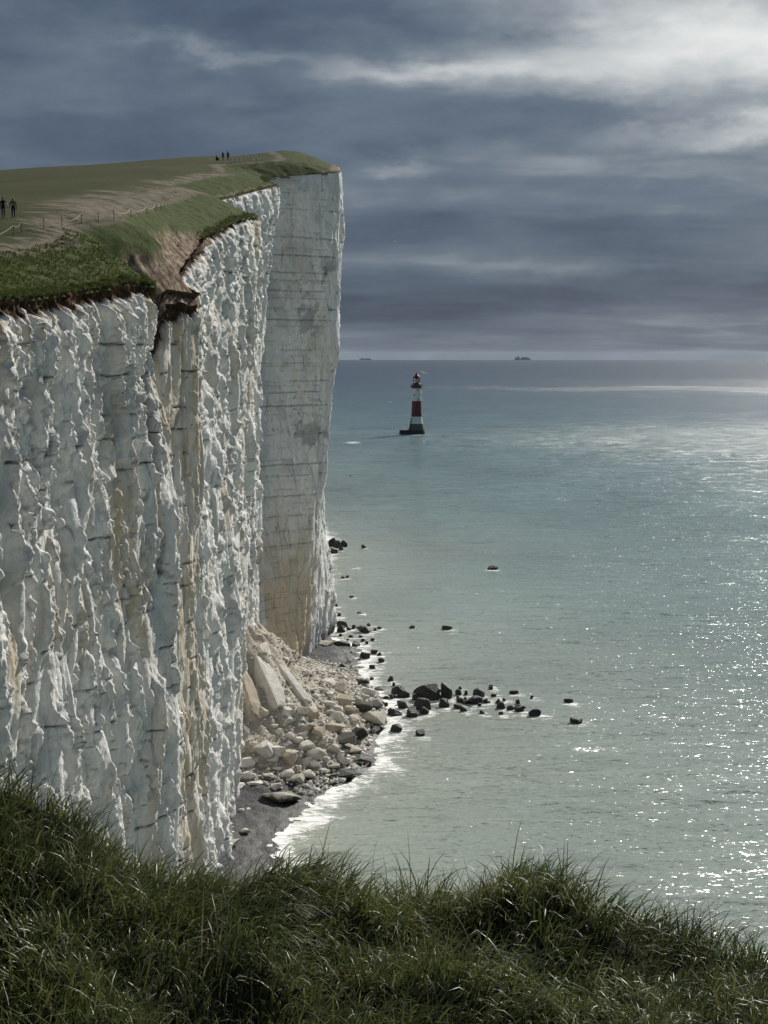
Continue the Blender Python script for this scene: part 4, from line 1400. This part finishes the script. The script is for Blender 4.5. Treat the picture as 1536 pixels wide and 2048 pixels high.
def skin_body(name, joints, bones, mat, parent, root=0):
    me = bpy.data.meshes.new(name)
    me.from_pydata([j[0] for j in joints], bones, [])
    o = link(name, me, mat, parent=parent)
    sk = o.modifiers.new('skin', 'SKIN')
    sk.use_smooth_shade = True
    lay = me.skin_vertices[0] if me.skin_vertices else None
    if lay is None:
        bpy.context.view_layer.objects.active = o
        bm = bmesh.new()
        bm.from_mesh(me)
        bm.verts.layers.skin.verify()
        bm.to_mesh(me)
        bm.free()
        lay = me.skin_vertices[0]
    for i, j in enumerate(joints):
        r = j[1]
        lay.data[i].radius = r if isinstance(r, tuple) else (r, r)
        lay.data[i].use_root = (i == root)
    sb = o.modifiers.new('sub', 'SUBSURF')
    sb.levels = sb.render_levels = 2
    return o


def blob(name, c, r, mat, parent, seg=12):
    bm = bmesh.new()
    bmesh.ops.create_uvsphere(bm, u_segments=seg, v_segments=8, radius=1)
    for v in bm.verts:
        v.co = Vector((c[0] + v.co.x * r[0], c[1] + v.co.y * r[1], c[2] + v.co.z * r[2]))
    return link(name, bm_mesh(name, bm, True), mat, parent=parent)


def standing(loc, facing, h, mat, hairmat, label, group, lh=None, rh=None, stride=0.12, longhair=False, extra=None):
    E = empty('person', loc, label=label, cat='person', group=group)
    E.rotation_euler = (0, 0, facing)
    s = h / 1.74
    lh = lh or (-0.25, 0.06, 0.80)
    rh = rh or (0.25, 0.06, 0.80)
    J = [((0, 0, 0.95), (0.155, 0.11)), ((0, 0, 1.18), (0.145, 0.10)), ((0, 0, 1.40), (0.165, 0.10)), ((0, 0.01, 1.50), 0.06), ((0, 0.02, 1.57), 0.075),
         ((0, 0.03, 1.65), (0.085, 0.10)), ((0, 0.03, 1.74), 0.055),
         ((-0.20, 0, 1.40), 0.065), (((lh[0] - 0.20) / 2 - 0.03, 0.02, (lh[2] + 1.40) / 2 - 0.02), 0.05), (lh, 0.036), ((lh[0] * 1.03, lh[1] + 0.02, lh[2] - 0.08), 0.03),
         ((0.20, 0, 1.40), 0.065), (((rh[0] + 0.20) / 2 + 0.03, 0.02, (rh[2] + 1.40) / 2 - 0.02), 0.05), (rh, 0.036), ((rh[0] * 1.03, rh[1] + 0.02, rh[2] - 0.08), 0.03),
         ((-0.10, 0, 0.86), 0.095), ((-0.105, stride * 0.5, 0.48), 0.068), ((-0.11, stride, 0.09), 0.045), ((-0.12, stride + 0.16, 0.04), 0.04),
         ((0.10, 0, 0.86), 0.095), ((0.105, -stride * 0.3, 0.48), 0.068), ((0.11, -stride, 0.09), 0.045), ((0.12, -stride + 0.16, 0.04), 0.04)]
    J = [((p[0] * s, p[1] * s, p[2] * s), tuple(x * s for x in r) if isinstance(r, tuple) else r * s) for p, r in J]
    B = [(0, 1), (1, 2), (2, 3), (3, 4), (4, 5), (5, 6), (2, 7), (7, 8), (8, 9), (9, 10), (2, 11), (11, 12), (12, 13), (13, 14), (0, 15), (15, 16), (16, 17), (17, 18), (0, 19), (19, 20), (20, 21), (21, 22)]
    skin_body('body', J, B, mat, E)
    blob('hair', (0, -0.005, 1.685 * s), (0.10 * s, 0.11 * s, 0.10 * s), hairmat, E)
    if longhair:
        blob('hair', (0, -0.09 * s, 1.50 * s), (0.12 * s, 0.05 * s, 0.24 * s), hairmat, E)
    if extra:
        extra(E)
    return E


SKIN = (0.42, 0.27, 0.20)
H_BROWN = plain('brown_hair', (0.10, 0.055, 0.03), 0.6)
H_FAIR = plain('fair_hair', (0.30, 0.19, 0.09), 0.6)
H_DARK = plain('dark_hair', (0.015, 0.012, 0.01), 0.6)
M_DARKCOAT = cloth_mat('black_coat', (0.012, 0.013, 0.017), (0.03, 0.04, 0.07), SKIN, None, 0.82, 1.50)
M_MAROON = cloth_mat('maroon_jacket', (0.075, 0.014, 0.018), (0.02, 0.024, 0.045), SKIN, None, 0.84, 1.50)
M_NAVY = cloth_mat('navy_coat', (0.012, 0.014, 0.024), (0.014, 0.016, 0.024), SKIN, None, 0.80, 1.50)
M_BLACKC = cloth_mat('dark_jacket', (0.016, 0.016, 0.018), (0.012, 0.013, 0.02), SKIN, None, 0.85, 1.50)


def on_turf(u, v):
    p = hit(u, v, zturf, 80, 330)
    return (p[0], p[1], float(zturf(p[0], p[1])) + 0.02)


def white_tag(E):
    box('pack_patch', (-0.055, -0.155, 1.08), (0.055, -0.12, 1.26), M_ROPE, E, 0.01)


def pale_sleeve(E):
    tube('sleeve', [(0.25, 0.01, 1.30), (0.33, 0.02, 1.08), (0.40, 0.05, 0.92)], 0.065, M_ROPE, E, 8)


a = on_turf(27, 437)
couple_scale = 39 * a[1] / F
standing(a, 0.0, couple_scale, M_MAROON, H_FAIR, 'person in maroon jacket with long fair hair holding hands on the path', 'couple walking hand in hand', lh=(-0.36, 0.05, 0.90), stride=0.06, longhair=True, extra=white_tag)
bx = a[0] - 0.78 * couple_scale / 1.74 * 1.15
by = a[1] + 0.05
standing((bx, by, float(zturf(bx, by)) + 0.02), 0.0, couple_scale * 1.0, M_DARKCOAT, H_BROWN, 'person in black coat at the left edge holding hands with companion', 'couple walking hand in hand', rh=(0.36, 0.05, 0.90), stride=0.1, extra=pale_sleeve)
c1, c2 = on_turf(446, 321), on_turf(456, 321)
standing(c1, 0.2, 16.5 * c1[1] / F, M_NAVY, H_DARK, 'left one of two dark figures standing on the hill skyline', 'pair standing on the skyline', stride=0.03)
standing(c2, -0.2, 17.5 * c2[1] / F, M_BLACKC, H_DARK, 'right one of two dark figures standing on the hill skyline', 'pair standing on the skyline', stride=0.03)


def sitting(loc):
    E = empty('person', loc, label='dark figure sitting on the grass left of the standing pair', cat='person')
    J = [((0, 0, 0.13), (0.17, 0.13)), ((0, -0.02, 0.38), (0.15, 0.11)), ((0, 0.04, 0.60), (0.17, 0.10)), ((0, 0.06, 0.70), 0.06), ((0, 0.08, 0.78), 0.08), ((0, 0.09, 0.88), (0.088, 0.10)), ((0, 0.09, 0.95), 0.05),
         ((-0.20, 0.04, 0.58), 0.06), ((-0.24, 0.20, 0.40), 0.05), ((-0.14, 0.40, 0.46), 0.036), ((0.20, 0.04, 0.58), 0.06), ((0.24, 0.20, 0.40), 0.05), ((0.14, 0.40, 0.46), 0.036),
         ((-0.10, 0.12, 0.14), 0.09), ((-0.13, 0.46, 0.48), 0.065), ((-0.13, 0.62, 0.08), 0.045), ((-0.13, 0.76, 0.04), 0.04),
         ((0.10, 0.12, 0.14), 0.09), ((0.13, 0.46, 0.48), 0.065), ((0.13, 0.62, 0.08), 0.045), ((0.13, 0.76, 0.04), 0.04)]
    B = [(0, 1), (1, 2), (2, 3), (3, 4), (4, 5), (5, 6), (2, 7), (7, 8), (8, 9), (2, 10), (10, 11), (11, 12), (0, 13), (13, 14), (14, 15), (15, 16), (0, 17), (17, 18), (18, 19), (19, 20)]
    skin_body('body', J, B, M_BLACKC, E)
    blob('hair', (0, 0.065, 0.90), (0.10, 0.11, 0.09), H_DARK, E)
    E.rotation_euler = (0, 0, -0.6)


sitting(on_turf(433, 322))


# ------------------------------------------------------------------ foreground bank and its grass
CREST_PX = np.array([(-500, 1500), (-200, 1545), (0, 1610), (100, 1635), (200, 1685), (330, 1735), (430, 1765), (520, 1748), (600, 1748), (700, 1780), (800, 1805), (880, 1790), (960, 1770),
                     (1020, 1745), (1090, 1738), (1170, 1782), (1260, 1835), (1400, 1868), (1536, 1895), (1800, 1960), (2100, 2010)], float)


def crest(X):
    Yc = 4.75 + 0.25 * np.sin(X * 2.3 + 0.6) + 0.12 * np.sin(X * 5.1)
    u = X / Yc * F * 1.0 + 768
    v = np.interp(u, CREST_PX[:, 0], CREST_PX[:, 1]) + np.interp(u, [0, 300, 1000, 1150, 1300, 1536], [8, 30, 36, 40, 62, 62])
    dep = (v - 709) / F
    return Yc, H - Yc * dep * 1.012


def zbank(X, Y):
    X, Y = np.asarray(X, float), np.asarray(Y, float)
    Yc, Zc = crest(X)
    d = Yc - Y
    flat = H - 1.78 - 0.02 * X
    back = np.where(d > 0, Zc + (flat - Zc) * sstep(0.0, 1.25, d), Zc - 0.9 * (-d) ** 1.35 - 0.3 * (-d))
    hum = 0.10 * fbm(X / 0.62, Y / 0.62, 120, 3) + 0.045 * fbm(X / 0.22, Y / 0.22, 124, 2)
    hollow = -0.16 * np.exp(-((X - 0.62) / 0.32) ** 2 - ((Y - 4.25) / 0.20) ** 2) - 0.10 * np.exp(-((X + 0.35) / 0.3) ** 2 - ((Y - 4.2) / 0.2) ** 2)
    return back + hum * np.interp(d, [-2, -0.3, 0.4], [1.0, 0.4, 1.0]) + hollow


def build_bank():
    xs = np.concatenate([np.linspace(-16, -3, 40)[:-1], np.linspace(-3, 3, 180), np.linspace(3, 16, 40)[1:]])
    ys = np.concatenate([np.linspace(-14, 2, 30)[:-1], np.linspace(2, 6.5, 120), np.linspace(6.5, 22, 50)[1:]])
    X, Y = np.meshgrid(xs, ys, indexing='ij')
    Z = zbank(X, Y)
    m, t = material('bank_soil')
    co = t.n('ShaderNodeNewGeometry').outputs['Position']
    finish(t, t.mix(t.noise(co, 6, 5), (0.012, 0.014, 0.006), (0.035, 0.038, 0.016)), 0.95, 0.1, bump(t, t.noise(co, 30, 5), 0.6, 0.03))
    link('grassy_bank', mesh_np('grassy_bank', np.stack([X, Y, Z], -1).reshape(-1, 3), grid_faces(len(xs), len(ys)), None, True), m, kind='structure')


build_bank()


def bank_grass():
    n = 86000
    X = RNG.uniform(-2.3, 2.3, n)
    Y = 3.0 + (RNG.random(n) ** 0.85) * 2.9
    # gather the blades into tussocks
    tn = 1700
    tx, ty = RNG.uniform(-2.3, 2.3, tn), RNG.uniform(3.0, 5.9, tn)
    pick = RNG.integers(0, tn, n)
    cl = RNG.random(n) < 0.62
    X = np.where(cl, tx[pick] + RNG.normal(0, 0.045, n), X)
    Y = np.where(cl, ty[pick] + RNG.normal(0, 0.045, n), Y)
    tl = RNG.normal(0, 1, (tn, 2))
    Yc, _ = crest(X)
    keep = Y < Yc + 0.75
    X, Y, pick, cl, Yc = X[keep], Y[keep], pick[keep], cl[keep], Yc[keep]
    n = len(X)
    lenf = np.clip(1 + 0.75 * fbm(X / 0.5, Y / 0.5, 130, 3), 0.45, 1.9)
    ln = np.clip(RNG.gamma(9, 1 / 9, n), 0.4, 1.6) * 0.118 * lenf
    wx = fbm(X / 0.7, Y / 0.7, 131, 2)
    wy = fbm(X / 0.7, Y / 0.7, 133, 2)
    lean = np.stack([0.38 + 0.55 * wx + RNG.normal(0, 0.36, n) + np.where(cl, tl[pick, 0] * 0.22, 0), -0.08 + 0.5 * wy + RNG.normal(0, 0.36, n) + np.where(cl, tl[pick, 1] * 0.22, 0)], 1)
    tall = RNG.random(n) < 0.02
    ln = np.where(tall, np.minimum(ln * 1.35, 0.34), ln)
    lean = np.where(tall[:, None], lean * 0.7, lean)
    root = np.stack([X, Y, zbank(X, Y) - 0.015], 1)
    patch = fbm(X / 0.9, Y / 0.9, 135, 3) * 0.35
    rnd = np.clip(RNG.beta(2.0, 2.8, n) + patch, 0, 0.84)
    dead = RNG.random(n) < 0.10 + 0.14 * sstep(0.1, 0.5, fbm(X / 0.6, Y / 0.6, 138, 2))
    rnd = np.where(dead, RNG.uniform(0.86, 1.0, n), rnd)
    droop = np.where(tall, RNG.uniform(0.1, 0.7, n), RNG.uniform(0.7, 2.4, n))
    o = blades('grass', root, ln, RNG.uniform(0.0028, 0.0062, n), lean, M_BLADE, 4, 0.35, rnd, droop)
    put(o, 'long windblown green grass on the near bank along the bottom', 'grass')


bank_grass()


# ------------------------------------------------------------------ sea haze over the whole place
def build_haze():
    bm = bmesh.new()
    bmesh.ops.create_cube(bm, size=1)
    for v in bm.verts:
        v.co = Vector((v.co.x * 68000, v.co.y * 68000, -72 + (v.co.z + 0.5) * 172))
    m = bpy.data.materials.new('haze_air')
    m.use_nodes = True
    t = NT(m.node_tree)
    pv_ = t.n('ShaderNodeVolumePrincipled', i_Color=(0.72, 0.86, 1.0, 1), i_Density=HAZE, i_Anisotropy=0.3)
    o = t.n('ShaderNodeOutputMaterial')
    t.t.links.new(pv_.outputs[0], o.inputs['Volume'])
    link('haze', bm_mesh('haze', bm), m, kind='stuff', label='thin blue sea haze filling the air to the horizon', cat='haze')


HAZE = 0.55e-5
build_haze()
